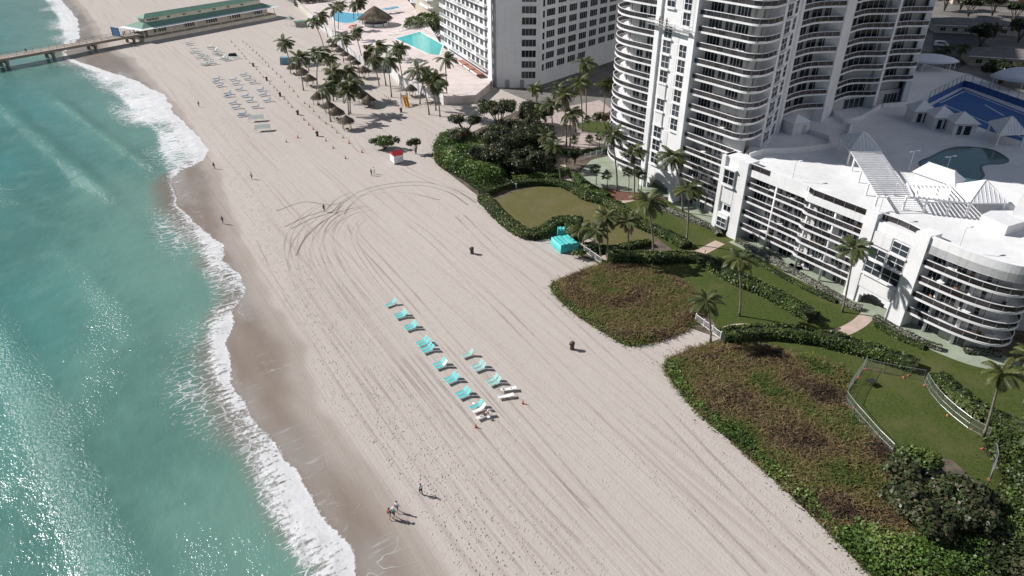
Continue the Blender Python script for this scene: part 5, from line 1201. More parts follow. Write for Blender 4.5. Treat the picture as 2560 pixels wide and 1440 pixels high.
# ---------------------------------------------------------------- beach furniture
TURQ = M('turquoise_sling', (.10, .50, .50), .7, .1, 3.0); TURQF = M('faded_turquoise_sling', (.27, .52, .50), .75, .1, 3.0); BLUE = M('blue_sling', (.035, .15, .28), .75, .12, 3.0)
WSL = M('white_sling', (.74, .74, .74), .7, .05, 3.0); PGREEN = M('pale_green_sling', (.26, .36, .355), .75, .1, 3.0); TUBE = M('white_tube', (.70, .70, .70), .4); CLOTH = M('white_towel', (.78, .77, .77), .95, .05, 4.0, bump=.01)
_lm = {}
def lounger_meshes(back):
    if back in _lm: return _lm[back]
    a = R(back); cx, cz = .28, .40; ex, ez = cx+.78*math.cos(a), cz+.78*math.sin(a)
    seat = MB()
    for k in range(6):
        x0, x1 = -1.15+1.42*k/6, -1.15+1.42*(k+1)/6; s0, s1 = -.035*math.sin(math.pi*k/6), -.035*math.sin(math.pi*(k+1)/6)
        seat.hexa([(x0, -.29, cz-.02+s0), (x1, -.29, cz-.02+s1), (x1, .29, cz-.02+s1), (x0, .29, cz-.02+s0), (x0, -.29, cz+s0), (x1, -.29, cz+s1), (x1, .29, cz+s1), (x0, .29, cz+s0)])
    bk = MB(); n_ = (-math.sin(a)*.02, math.cos(a)*.02)
    bk.hexa([(cx, -.29, cz), (ex, -.29, ez), (ex, .29, ez), (cx, .29, cz), (cx+n_[0], -.29, cz+n_[1]), (ex+n_[0], -.29, ez+n_[1]), (ex+n_[0], .29, ez+n_[1]), (cx+n_[0], .29, cz+n_[1])])
    fr = MB()
    for y in (-.31, .31): fr.tube([(-1.18, y, cz), (cx, y, cz), (.75, y, cz)], .022, 6)
    fr.tube([(-1.18, -.31, cz), (-1.18, .31, cz)], .022, 6)
    bf = MB()
    for y in (-.31, .31): bf.tube([(cx, y, cz), (ex, y, ez)], .022, 6)
    bf.tube([(ex, -.31, ez), (ex, .31, ez)], .022, 6); bf.tube([(.7, 0, cz), (cx+.5*math.cos(a), 0, cz+.5*math.sin(a))], .016, 6)
    leg = MB().tube([(0, 0, cz), (0, 0, 0)], .02, 6)
    _lm[back] = (seat, bk, fr, bf, leg); return _lm[back]
_lc = {}
def lounger(p, rz, mat, label, group, back=48, name='lounger'):
    seat, bk, fr, bf, leg = lounger_meshes(back); key = (back, mat.name)
    if key not in _lc: _lc[key] = (seat.mesh('seat', mat), bk.mesh('backrest', mat), fr.mesh('frame', TUBE if mat not in (BLUE, PGREEN) else mat), bf.mesh('back_frame', TUBE if mat not in (BLUE, PGREEN) else mat), leg.mesh('leg', TUBE))
    m = _lc[key]; t = thing(name, label, 'lounger', (p[0], p[1], .0), rz, group)
    obj('seat', m[0], t); b = obj('backrest', m[1], t); obj('back_frame', m[3], b); obj('frame', m[2], t)
    for x, y in ((-.9, -.31), (-.9, .31), (.55, -.31), (.55, .31)): obj('leg', m[4], t, (x, y, 0))
    return t
HD = R(32); side = np.array([math.sin(HD), -math.cos(HD)])
zp = lambda x, y: (920+x*.2639, 700+y*.2639+2)
ORD = ['first', 'second', 'third', 'fourth', 'fifth', 'sixth', 'seventh', 'eighth', 'ninth']
FRONT = 'turquoise loungers of the front row'
lounger(g(*zp(225, 232)), HD+R(8), TURQ, 'lone turquoise lounger at the hotel end of the front row', FRONT, 44)
pairs = [(318, 340), (412, 450), (530, 600), (572, 660), (695, 808), (800, 945), (912, 1085)]
for k_, (x, y) in enumerate(pairs):
    c_ = np.array(g(*zp(x, y))); rz = HD+R(random.uniform(-4, 4))
    for s_, nm in ((-1, 'seaward'), (1, 'nearer the white loungers')):
        sd2 = np.array([math.sin(rz), -math.cos(rz)])
        lounger(c_+sd2*.40*s_, rz, TURQ, 'turquoise lounger in the %s pair after the lone one, on its %s side' % (ORD[k_], 'hotel' if s_ < 0 else 'white lounger'), FRONT, random.choice((46, 50)))
def towel(p, rz, label, back=48, roll=False):
    t = tag(MB().box((.66, 0, .78), (.5, .5, .03)).build('towel', CLOTH), label, 'towel'); a = R(back)
    t.data = MB().hexa([(.3, -.27, .44), (.82, -.27, .44+.52*math.tan(a)), (.82, .27, .44+.52*math.tan(a)), (.3, .27, .44), (.27, -.27, .47), (.79, -.27, .47+.52*math.tan(a)), (.79, .27, .47+.52*math.tan(a)), (.27, .27, .47)]).hexa([(.05, -.26, .42), (.33, -.26, .44), (.33, .26, .44), (.05, .26, .42), (.05, -.26, .45), (.33, -.26, .48), (.33, .26, .48), (.05, .26, .45)]).mesh('towel', CLOTH)
    t.location = (p[0], p[1], 0); t.rotation_euler = (0, 0, rz); return t
towel(np.array(g(*zp(695, 808)))+side*.40, HD, 'white towel over the backrest in the fifth turquoise pair', 50)
lounger(g(*zp(1035, 1200)), HD, TURQ, 'turquoise lounger beside the sunbathers in white loungers', FRONT, 46)
lounger(np.array(g(*zp(1035, 1200)))+side*.85, HD, WSL, 'white towelled lounger between the turquoise lounger and the sunbather', 'white loungers on the sand', 46)
towel(np.array(g(*zp(1035, 1200)))+side*.85, HD, 'white towel on the lounger next to the sunbather', 46)
pl_ = np.array(g(*zp(1080, 1270)))+side*.55; lounger(pl_, HD, WSL, 'white lounger with a sunbather lying on it', 'white loungers on the sand', 30)
BACKR = 'faded loungers of the back row'
lounger(g(*zp(955, 715)), HD, TURQF, 'lone faded turquoise lounger at the start of the back row', BACKR, 56)
for k_, (x, y) in enumerate([(1060, 830), (1200, 965)]):
    for s_ in (-1, 1): lounger(np.array(g(*zp(x, y)))+side*.42*s_, HD, TURQF, 'faded turquoise lounger, %s side of the pair beside the %s' % ('hotel' if s_ < 0 else 'dune', 'flat white loungers' if k_ else 'lone faded one'), BACKR, 56)
lounger(g(*zp(1335, 1042)), HD-R(22), WSL, 'flat white lounger with a pair of dark shoes on it', 'white loungers on the sand', 8)
lounger(g(*zp(1310, 1110)), HD-R(18), WSL, 'empty flat white lounger next to the orange cone', 'white loungers on the sand', 8)
p = g(*zp(1335, 1042)); BLK = M('black_rubber', (.02, .02, .022), .6)
for dx in (-.75, .35):
    s = MB(); s.hexa([(-.14, -.05, 0), (.14, -.05, 0), (.14, .05, 0), (-.14, .05, 0), (-.14, -.045, .05), (.02, -.045, .09), (.02, .045, .09), (-.14, .045, .05)])
    tag(s.build('shoe', BLK, None, (p[0]+dx*math.cos(HD-R(22)), p[1]+dx*math.sin(HD-R(22)), .41), R(30)), 'black shoe lying on the flat white lounger', 'shoe', 'shoes on the white lounger')
def side_table(p, label):
    t = thing('side_table', label, 'table', (*p, 0)); MB().lathe([(.22, .42), (.22, .45)], 14).build('table_top', WSL, t)
    for a in range(3): MB().tube([(.15*math.cos(a*2.1), .15*math.sin(a*2.1), .42), (.2*math.cos(a*2.1), .2*math.sin(a*2.1), 0)], .015, 5).build('leg', TUBE, t)
side_table(g(*zp(1142, 1312)), 'small white side table beside the sunbather'); side_table(g(*zp(1000, 1185)), 'small white side table left of the end turquoise lounger'); side_table(g(*zp(1222, 945)), 'small white side table between faded loungers')
# blue loungers further up
Z8 = lambda x, y: (300+x*.3048, 100+y*.3048+2)
bl = [(800,320),(795,345),(825,378),(1020,288),(935,328),(960,362),(985,408),(1055,322),(1095,352),(890,440),(890,462),(1035,462),(1070,502),(960,558),(1015,608),(1005,622),(1180,452),(1215,500),(1120,552),(935,520),(1160,412)]
for x, y in bl: lounger(g(*Z8(x, y)), HD+R(random.uniform(-12, 12)), BLUE, 'blue lounger in the scattered group on the hotel sand', 'blue loungers on the hotel sand', random.choice((40, 46, 50))).scale = (1.25,)*3
Z5 = lambda x, y: (260+x/5.565, y/5.565+1)
gl_ = [(1180,600),(1195,628),(1235,668),(1250,735),(1275,712),(1350,762),(1335,808),(1400,800),(1430,822),(1450,850),(1480,880),(1520,895),(1440,905),(1470,650),(1500,678),(1540,705),(1590,730),(1600,765),(1560,755),(1640,815),(1690,830),(1730,842),(1850,812),(1395,900),(1670,800),(1385,775)]
for x, y in gl_: lounger(g(*Z5(x, y)), HD+R(random.uniform(-14, 14)), PGREEN if random.random() < .75 else WSL, 'pale lounger in the crowded rows below the pier house', 'pale loungers below the pier house', random.choice((40, 46, 52))).scale = (1.35,)*3
t_ = g(*Z5(1790, 772)); t = thing('covered_pile', 'dark covered pile beside the pale loungers', 'pile', (*t_, 0)); DT = M('dark_tarp', (.035, .04, .05), .7, .2, 2.0, bump=.06)
MB().hexa([(-1.6, -.8, 0), (1.6, -.8, 0), (1.6, .8, 0), (-1.6, .8, 0), (-1.2, -.6, 1.0), (1.3, -.5, 1.2), (1.2, .6, 1.1), (-1.3, .5, .9)]).build('cover', DT, t); MB().box((0, 0, 0), (2.8, 1.2, .5)).build('stack', WSL, t)
for (x, y), lb in (((1120, 662), 'grey canvas sunshade nearer the blue loungers'), ((1172, 742), 'grey green canvas sunshade standing farther from the blue loungers')):
    t = thing('canvas_shade', lb, 'sunshade', (*g(*Z8(x, y)), 0), R(12)); cm = M('grey_canvas', (.30, .34, .33), .9, .1, 1.0)
    MB().hexa([(-2.1, -.5, .95), (2.1, -.5, .95), (2.1, 1.6, 1.5), (-2.1, 1.6, 1.5), (-2.1, -.5, .99), (2.1, -.5, .99), (2.1, 1.6, 1.54), (-2.1, 1.6, 1.54)]).build('canvas', cm, t)
    for xx in (-2.0, 2.0):
        for yy, zz in ((-.45, .96), (1.5, 1.48)): MB().tube([(xx, yy, 0), (xx, yy, zz)], .04, 6).build('post', TUBE, t)
# bins
BROWN = M('brown_bin', (.10, .06, .048), .7, .2, 2.0)
def bin_(p, label, s=1.0):
    t = thing('litter_bin', label, 'bin', (*p, 0), 0, 'brown litter bins on the sand')
    MB().lathe([(.30*s, 0), (.33*s, .05), (.34*s, .9*s), (.36*s, .95*s)], 18).build('barrel', BROWN, t, smooth=True)
    l = MB().lathe([(.39*s, .95*s), (.40*s, 1.12*s), (.36*s, 1.3*s), (.22*s, 1.42*s), (.02, 1.46*s)], 18).build('lid', BROWN, t, smooth=True)
    MB().box((-.3*s, -.22*s, 1.0*s), (.28*s, .3*s, .2*s), R(35)).build('opening', BLK, l)
bin_(g(1430, 873), 'brown domed litter bin on the open sand beside the access path'); bin_(g(1180, 634), 'brown domed litter bin on the raked sand below the dry lawn hedge')
for x, y in ((1095,212),(1205,328),(1315,457),(1460,607),(1620,782)): bin_(g(*Z8(x, y)), 'brown litter bin standing along the line of marker cones')
bin_(g(1003, 281), 'litter bin beside the playground rail under palms')
# cones
ORANGE = M('orange_plastic', (.62, .10, .035), .6, .1); YEL = M('weathered_yellow', (.40, .30, .13), .8, .2)
cmesh = {}
def cone(p, col, label, group, s=1.0):
    k_ = col.name
    if k_ not in cmesh: cmesh[k_] = (MB().box((0, 0, 0), (.42, .42, .05)).mesh('base', col), MB().lathe([(.16, .05), (.05, .72), (.035, .74)], 12).mesh('cone_body', col, True), MB().lathe([(.107, .36), (.085, .50)], 12).mesh('white_band', WSL))
    t = thing('traffic_cone', label, 'cone', (*p, 0), random.uniform(0, 1.5), group); t.scale = (s,)*3
    for nm, m in zip(('base', 'cone_body', 'white_band'), cmesh[k_]): obj(nm, m, t)
LA_ = [(915,12),(945,47),(975,77),(1000,107),(1020,130),(1035,152),(1065,187),(1120,237),(1150,267),(1175,302),(1230,357),(1265,387),(1290,412),(1350,482),(1380,512),(1410,547),(1510,652),(1690,822),(1750,882),(1850,967)]
LB_ = [(1010,12),(1040,32),(1065,57),(1090,82),(1120,102),(1145,127),(1170,152),(1195,182),(1220,212),(1250,237),(1285,272),(1320,302),(1350,342),(1390,382),(1425,417),(1460,462),(1515,517),(1590,582),(1635,632),(1690,682),(1740,712),(1780,757),(1830,797),(1365,832)]
for x, y in LA_: cone(g(*Z8(x, y)), YEL, 'weathered marker cone in the seaward line along the sand track', 'marker cones, seaward line', 1.15)
for x, y in LB_: cone(g(*Z8(x, y)), YEL, 'weathered marker cone in the landward line along the sand track', 'marker cones, landward line', 1.15)
for (x, y), lb in (((1550,692), 'first orange cone past the fourth bin in the marker line'), ((1585,727), 'orange cone just before the last bin in the marker line'), ((1460,797), 'orange cone alone on the sand below the last bin'), ((1555,547), 'orange cone in the landward marker line by the thatched huts'), ((1880,842), 'orange cone at the end of the landward marker line'), ((1985,917), 'orange cone beside the wide beach shrub')): cone(g(*Z8(x, y)), ORANGE, lb, None, 1.2)
cone(g(*zp(1022, 1390)), ORANGE, 'orange cone on the sand in front of the sunbather', None, .85); cone(g(*zp(1468, 1165)), ORANGE, 'orange cone next to the empty flat white lounger', None, .85)
# guard hut
C0, C1, C3 = np.array(g(986.4, 412)), np.array(g(1009.4, 406.7)), np.array(g(976, 403.3)); C2 = C1+C3-C0; hz = at_depth(984.6, 390, C0[1])[2]
hut = thing('guard_hut', 'white lifeguard hut with bright red roof on the sand', 'hut', (*((C0+C2)/2), 0)); ctr = (C0+C2)/2
REDR = M('red_roof', (.36, .02, .035), .5, .1, 1.0)
rel(MB().prism([tuple(c) for c in (C0, C1, C2, C3)], .25, hz*.52).build('lower_wall', WSL, hut), hut); rel(MB().prism([tuple(c) for c in (C0, C1, C2, C3)], hz*.55, hz).build('upper_wall', WSL, hut), hut)
rel(MB().prism([tuple(ctr+(c-ctr)*.98) for c in (C0, C1, C2, C3)], .2, hz-.05).build('dark_gap', DARKM, hut), hut)
e = [ctr+(c-ctr)*1.08 for c in (C0, C1, C2, C3)]; rb = MB(); m1, m2 = (e[0]+e[3])/2, (e[1]+e[2])/2
rb.v = [(*c, hz) for c in e]+[(*m1, hz+.75), (*m2, hz+.75)]+[(*c, hz-.08) for c in e]; rb.f = [(0, 1, 5, 4), (2, 3, 4, 5), (1, 2, 5), (3, 0, 4), (9, 8, 7, 6), (0, 6, 7, 1), (1, 7, 8, 2), (2, 8, 9, 3), (3, 9, 6, 0)]
rel(rb.build('roof', REDR, hut), hut)
for c in (C0, C1, C2, C3): rel(MB().box((*(ctr+(c-ctr)*.9), 0), (.2, .2, .3)).build('skid', DARKM, hut), hut)
# turquoise covered stack of loungers
TARP = NT('turquoise_tarp'); ps = TARP.add('NewGeometry').outputs['Position']
TARP.set(Base_Color=TARP.mix(TARP.noise(ps, 1.2, 3), (.045, .40, .40, 1), (.10, .56, .55, 1)), Roughness=.55, Normal=TARP.bump(TARP.noise(TARP.scl(ps, 1, 1, .3), 2.6, 4), .8, .15)); TARP = TARP.m
t = thing('covered_lounger_stack', 'stack of loungers under a bright turquoise tarpaulin beside the hedge', 'stack', (*g(1412, 622), 0))
a0, a1, a3 = np.array(g(1402, 634)), np.array(g(1446, 624)), np.array(g(1378, 613)); a2 = a1+a3-a0
def drape(C, h, name, par, sag=.12, n=12):
    b = MB(); c = [np.array(q_) for q_ in C]; idx = {}
    for i in range(n+1):
        for j in range(n+1):
            s, u_ = i/n, j/n; p_ = c[0]*(1-s)*(1-u_)+c[1]*s*(1-u_)+c[2]*s*u_+c[3]*(1-s)*u_
            z = h*(1-.10*abs(math.sin(s*math.pi*2.5))**8)-sag*math.sin(u_*3.1)*.4+random.uniform(-.03, .03); idx[i, j] = len(b.v); b.v.append((p_[0], p_[1], z))
    for i in range(n):
        for j in range(n): b.f.append((idx[i, j], idx[i+1, j], idx[i+1, j+1], idx[i, j+1]))
    ring = [idx[i, 0] for i in range(n)]+[idx[n, j] for j in range(n)]+[idx[n-i, n] for i in range(n)]+[idx[0, n-j] for j in range(n)]
    cc = sum(c)/4; low_ = []
    for r_ in ring:
        x, y, z = b.v[r_]; d = np.array([x, y])-cc; k_ = 1.05+random.uniform(-.015, .02); low_.append(len(b.v)); b.v.append((cc[0]+d[0]*k_, cc[1]+d[1]*k_, random.uniform(.02, .12)))
    for k_ in range(len(ring)): b.f.append((ring[k_], low_[k_], low_[(k_+1) % len(ring)], ring[(k_+1) % len(ring)]))
    return rel(b.build(name, TARP, par, smooth=True), par)
drape([a0, lerp(a0, a1, .55), lerp(a3, a2, .55), a3], 1.75, 'tarpaulin', t); drape([lerp(a0, a1, .58), a1, a2, lerp(a3, a2, .58)], 1.6, 'tarpaulin', t)
q0 = g(1404, 586); t = thing('covered_lounger', 'single upended lounger under turquoise cloth behind the covered stack', 'lounger', (*q0, 0)); drape([np.array(q0)+d for d in ((-.9, -.4), (.7, -.5), (.8, .5), (-.8, .5))], 1.5, 'cover', t); MB().box((0, 0, 0), (1.2, .5, .5)).build('frame', TUBE, t)
t = thing('loose_chairs', 'tangle of white beach chair frames beside the covered stack', 'chairs', (*g(1366, 606), 0))
for k_ in range(4): MB().tube([(-.8+k_*.3, -.3, .1), (-.5+k_*.3, -.3, .8), (.1+k_*.3, -.25, .35), (.4+k_*.3, -.3, .9)], .03, 6).build('frame', TUBE, t)
t = thing('storage_box', 'pale storage box behind the garden gate under palms', 'box', (*g(1474, 612), 0), R(25)); MB().box((0, 0, 0), (1.9, 1.1, .9)).build('box', M('beige_plastic', (.45, .42, .36), .7), t); MB().box((0, 0, .9), (2.0, 1.2, .14), 0, .9).build('lid', MATS['beige_plastic'], t)
t = thing('blue_tent', 'pale blue beach tent beside the first marker palms', 'tent', (*g(712, 160), 0), R(15)); b = MB(); b.hexa([(-1.7, -1.5, 0), (1.7, -1.5, 0), (1.7, 1.5, 0), (-1.7, 1.5, 0), (-1.4, -1.1, 2.6), (1.5, -1.2, 2.3), (1.4, 1.2, 2.4), (-1.5, 1.2, 2.7)])
b.build('canvas', M('tent_blue', (.17, .30, .40), .8, .15, 1.0, bump=.08), t); MB().box((2.2, .3, 0), (.9, .9, 1.6)).build('side_awning', MATS['tent_blue'], t)
# ---------------------------------------------------------------- gates and fences
def picket(pix, h, label, step=.28, name='picket_fence'):
    P = resample([g(*p) for p in pix], 2.0); t = thing(name, label, 'fence', (*P[0], 0)); n0 = 0
    for p in P: rel(MB().box((*p, 0), (.16, .16, h+.15)).build('post', WSL, t), t)
    for zz in (.18, h-.08): rel(MB().tube([(*p, zz) for p in P], .05, 4).build('rail', WSL, t), t)
    for q_ in resample([g(*p) for p in pix], step): rel(MB().box((*q_, .12), (.06, .06, h-.14)).build('picket', WSL, t), t)
picket([(1254,452),(1291,472)], 1.2, 'white picket gate at the beach edge below the dark grove'); picket([(1447,620),(1503,660)], 1.3, 'white picket gate beside the turquoise covered stack'); picket([(1739,802),(1801,848)], 1.3, 'white picket gate between the two dune patches')
picket([(1336,412),(1368,413)], 1.2, 'short white fence in the grove shade'); picket([(1448,402),(1490,390),(1532,378)], 1.4, 'curving white fence between brick drive and green patio', .4)
Z9 = lambda x, y: (1640+x/2.78, 780+y/2.78)
WIRE = M('galvanised_wire', (.42, .43, .44), .4, .1, metal=.5)
def wire_fence(pix, label, h=1.8):
    P = resample([g(*Z9(*p)) for p in pix], 2.6); t = thing('wire_fence', label, 'fence', (*P[0], 0))
    for a, b in zip(P, P[1:]):
        pn = MB()
        for q_ in (a, b): pn.tube([(*q_, .05), (*q_, h)], .03, 6)
        for zz in (.12, h-.02, h*.5): pn.tube([(*a, zz), (*b, zz)], .028 if zz != h*.5 else .012, 5)
        f = rel(pn.build('panel_frame', WIRE, t), t); wm = MB()
        for k_ in range(1, 15): q_ = lerp(a, b, k_/15); wm.bar((*q_, .12), (*q_, h-.02), .008, .008)
        for k_ in range(1, 9): zz = .12+k_*(h-.14)/9; wm.bar((*a, zz), (*b, zz), .008, .008)
        wo = wm.build('wire_mesh', WIRE, f); wo['kind'] = 'stuff'
wire_fence([(1450,372),(1440,400),(1390,470),(1330,560),(1305,640),(1400,738),(1520,880),(1632,992)], 'curved wire fence panels between dune scrub and the lawn')
wire_fence([(1450,395),(1600,430),(1780,460),(1852,474)], 'straight wire fence panels along the thick hedge'); wire_fence([(1866,492),(1926,600),(2040,710),(2180,820),(2302,884)], 'wire fence panels in front of the hedge by the leaning palm')
wire_fence([(2330,960),(2346,1040),(2345,1100),(2282,1226)], 'bent wire fence panels at the thicket end of the lawn')
for x, y in ((1455,402),(1405,457),(1310,532),(1370,667),(1550,882),(1720,457),(1755,442),(1865,512),(2025,722),(2195,817),(2270,952),(2315,1167)):
    p = g(*Z9(x, y)); t = thing('fence_foot', 'orange weighted foot of the wire fence lying in the grass', 'fence foot', (*p, 0), random.uniform(0, 3), 'orange fence feet')
    MB().box((0, 0, 0), (.52, .24, .13), 0, .85).build('block', M('faded_orange', (.42, .13, .08), .7, .15), t); MB().box((0, 0, .14), (.2, .12, .05)).build('grip', MATS['faded_orange'], t)
p = g(*Z9(1490, 505)); t = thing('black_table', 'small black table on the fenced lawn', 'table', (*p, 0), R(20)); MB().box((0, 0, .62), (1.1, .9, .1)).build('table_top', BLK, t)
for x in (-.45, .45):
    for y in (-.35, .35): MB().box((x, y, 0), (.05, .05, .62)).build('leg', BLK, t)
# path lights and small bollards
for x, y in ((1762, 636), (1612, 470), (1636, 488), (2046, 806)):
    p = g(x, y); t = thing('path_light', 'short dark bollard light beside a garden path', 'light', (*p, 0), 0, 'garden path lights'); MB().lathe([(.06, 0), (.05, .7)], 8).build('stem', DARKM, t); MB().lathe([(.12, .7), (.13, .82), (.03, .9)], 10).build('cap', DARKM, t)
# ---------------------------------------------------------------- thatched huts
THATCH = M_leaf('thatch', .95, .05, .0)
def thatch_roof(r, z0, z1, n):
    a = rng.uniform(0, 6.283, n); s = rng.uniform(0, 1, n)**.7; rr = r*s; z = z1+(z0-z1)*s**1.15+rng.uniform(-.02, .08, n)
    L = rng.uniform(.4, .75, n)*(r/2.2)**.5; w = rng.uniform(.04, .09, n)*(r/2.2)**.5; ca, sa = np.cos(a), np.sin(a); sl = (z1-z0)/r
    p0 = np.stack([rr*ca, rr*sa, z], 1); d = unit(np.stack([ca+rng.normal(0, .12, n), sa+rng.normal(0, .12, n), -sl*1.15+rng.normal(0, .08, n)], 1)); t_ = np.stack([-sa, ca, 0*ca], 1)
    V = np.stack([p0-t_*w[:, None], p0+t_*w[:, None], p0+d*L[:, None]+t_*w[:, None]*.6, p0+d*L[:, None]-t_*w[:, None]*.6], 1).reshape(-1, 3)
    pal = [(.075, .06, .048), (.11, .09, .07), (.15, .125, .10), (.20, .165, .13)]; cols = pick_cols(n, pal, fbm(p0[:, 0], p0[:, 1], 1.2, 3))
    return new_mesh('thatch', V, np.arange(n*4).reshape(n, 4), THATCH, cols=np.repeat(cols, 4, 0))
TH1 = thatch_roof(2.1, 2.25, 3.9, 1500); CONE = MB().lathe([(2.0, 2.22), (1.1, 3.05), (.05, 3.85)], 14).mesh('roof_core', M('thatch_core', (.06, .05, .04), 1.0))
POST = M('hut_post', (.20, .16, .12), .9, .2, 2.0); pm_ = MB().lathe([(.09, 0), (.08, 2.5)], 8).mesh('post', POST); TBL = MB().lathe([(.6, .72), (.6, .78)], 14).mesh('table', POST)
def tiki(px, label, group, s=1.0):
    p = g(px[0], px[1], 2.9*s); t = thing('thatched_hut', label, 'hut', (*p, 0), random.uniform(0, 6), group); t.scale = (s, s, s*random.uniform(.95, 1.08))
    r_ = obj('thatch', TH1, t); obj('roof_core', CONE, r_)
    for a in range(4): obj('post', pm_, t, (1.45*math.cos(a*1.571), 1.45*math.sin(a*1.571), 0))
    MB().box((0, 0, 0), (.9, .5, .42)).build('bench', POST, t)
Z2 = lambda x, y: (640+x/3.5556, y/3.5556)
for x, y in ((325,585),(410,625),(475,690),(545,850),(640,920),(710,970),(800,1062),(880,780),(1000,865),(950,835)): tiki(Z2(x, y), 'grey thatched hut on four posts on the palm sand', 'thatched huts on the palm sand')
for x, y in ((660,355),(690,400),(740,432),(790,470),(885,545),(845,505)): tiki(Z2(x, y), 'thatched hut in the row below the pool deck wall', 'thatched huts by the deck wall', .85)
tiki(Z2(955, 610), 'thatched hut standing apart beside the pool deck steps', None, 1.15); tiki(Z2(1375, 780), 'thatched hut half hidden by palms beside the playground', None, .95)
p = g(940, 62, PD); big = thing('thatched_bar', 'big thatched roof bar on the pool deck', 'bar', (*p, PD))
obj('thatch', thatch_roof(7.6, 3.2, 8.2, 5200), big); MB().lathe([(7.3, 3.15), (4, 5.4), (.1, 8.0)], 20).build('roof_core', MATS['thatch_core'], big)
for a in range(8): MB().lathe([(.16, 0), (.14, 3.9)], 8, (6*math.cos(a*.785), 6*math.sin(a*.785), 0)).build('post', POST, big)
for a in range(10): MB().box((5.2*math.cos(a*.628), 5.2*math.sin(a*.628), 0), (.5, 3.3, 1.1), a*.628).build('counter', WHITE, big)
# umbrellas and loungers on the pool deck
def umbrella(px, col, label, r=1.7, z=PD):
    p = g(*px, z); t = thing('parasol', label, 'parasol', (*p, z)); MB().lathe([(.05, 0), (.04, 2.7)], 8).build('pole', TUBE, t); MB().lathe([(r, 2.15), (r*.55, 2.5), (.05, 2.8)], 8).build('canopy', col, t); MB().lathe([(.3, 0), (.28, .1)], 12).build('base', DARKM, t)
LBL = M('light_blue_cloth', (.14, .36, .48), .8, .1)
umbrella((882, 78), M('orange_cloth', (.62, .12, .05), .8, .1), 'orange red parasol beside the big thatched bar'); umbrella((898, 56), LBL, 'blue parasol on the lagoon pool edge')
for k_, (x, y) in enumerate(((966, 34), (977, 33), (988, 30))): umbrella((x, y), LBL, ('turquoise parasol nearest the thatched bar in the row by the cream building', 'middle turquoise parasol of the row by the cream building', 'turquoise parasol at the hotel end of the row by the cream building')[k_], 2.4)
for a, b, n_ in (((962, 112), (1062, 166), 13), ((955, 122), (1040, 168), 9), ((1062, 76), (1094, 92), 7), ((1000, 78), (1045, 66), 6), ((975, 88), (990, 86), 2)):
    for k_ in range(n_):
        p = g(a[0]+(b[0]-a[0])*k_/max(1, n_-1), a[1]+(b[1]-a[1])*k_/max(1, n_-1), PD); t = lounger(p, HD+R(random.uniform(-15, 15)), WSL, 'white lounger around the rectangular hotel pool', 'white loungers round the hotel pool', 30); t.location[2] = PD
# playground
YS = M('yellow_plastic', (.75, .38, .02), .45, .08); p = g(1012, 262); t = thing('playground_slide', 'yellow double slide on wooden playground frame', 'slide', (*p, 0), R(20))
for x in (-.55, .25):
    b = MB()
    for k_ in range(8):
        s0, s1 = k_/8, (k_+1)/8; f = lambda s: 2.5*(1-s)**1.15+.25; b.hexa([(x, -3.4*s0, f(s0)-.05), (x, -3.4*s1, f(s1)-.05), (x+.7, -3.4*s1, f(s1)-.05), (x+.7, -3.4*s0, f(s0)-.05), (x, -3.4*s0, f(s0)), (x, -3.4*s1, f(s1)), (x+.7, -3.4*s1, f(s1)), (x+.7, -3.4*s0, f(s0))])
        for xx in (x, x+.64): b.hexa([(xx, -3.4*s0, f(s0)), (xx, -3.4*s1, f(s1)), (xx+.06, -3.4*s1, f(s1)), (xx+.06, -3.4*s0, f(s0)), (xx, -3.4*s0, f(s0)+.25), (xx, -3.4*s1, f(s1)+.25), (xx+.06, -3.4*s1, f(s1)+.25), (xx+.06, -3.4*s0, f(s0)+.25)])
    b.build('chute', YS, t)
MB().box((.15, .9, 2.55), (2.0, 1.7, .12)).build('platform', POST, t)
for x in (-.8, 1.1):
    for y in (.1, 1.7): MB().box((x, y, 0), (.14, .14, 3.6)).build('post', POST, t)
for k_ in range(6): MB().box((.15, 1.9+.12*(5-k_), .35*k_+.2), (.9, .1, .06)).build('ladder_rung', POST, t)
t = thing('playground_rail', 'low post and rope rail round the playground', 'fence', (*g(985, 250), 0)); P = resample([g(962, 243), g(1000, 270), g(1050, 268), g(1090, 262)], 1.8)
for q_ in P: rel(MB().lathe([(.06, 0), (.05, .9)], 6, (*q_, 0)).build('post', POST, t), t)
rel(MB().tube([(*q_, .75) for q_ in P], .025, 5).build('rope', POST, t), t)
# beach kiosk under the pier house end
t = thing('beach_booth', 'grey flat roofed booth with small pyramid shade beside the pier house', 'booth', (*g(752, 66), 0), R(30)); GB = M('booth_grey', (.30, .30, .29), .8)
MB().box((0, 0, 0), (5.5, 3, 2.3)).build('wall', GB, t); MB().box((0, 0, 2.3), (6, 3.4, .2)).build('roof', GREEN, t); MB().lathe([(2.6, 2.8), (.05, 4.3)], 4, (-3.5, 5, 0)).build('pyramid_shade', GB, t)
for a in range(4): MB().box((-3.5+1.6*math.cos(a*1.571), 5+1.6*math.sin(a*1.571), 0), (.1, .1, 2.9)).build('post', TUBE, t)
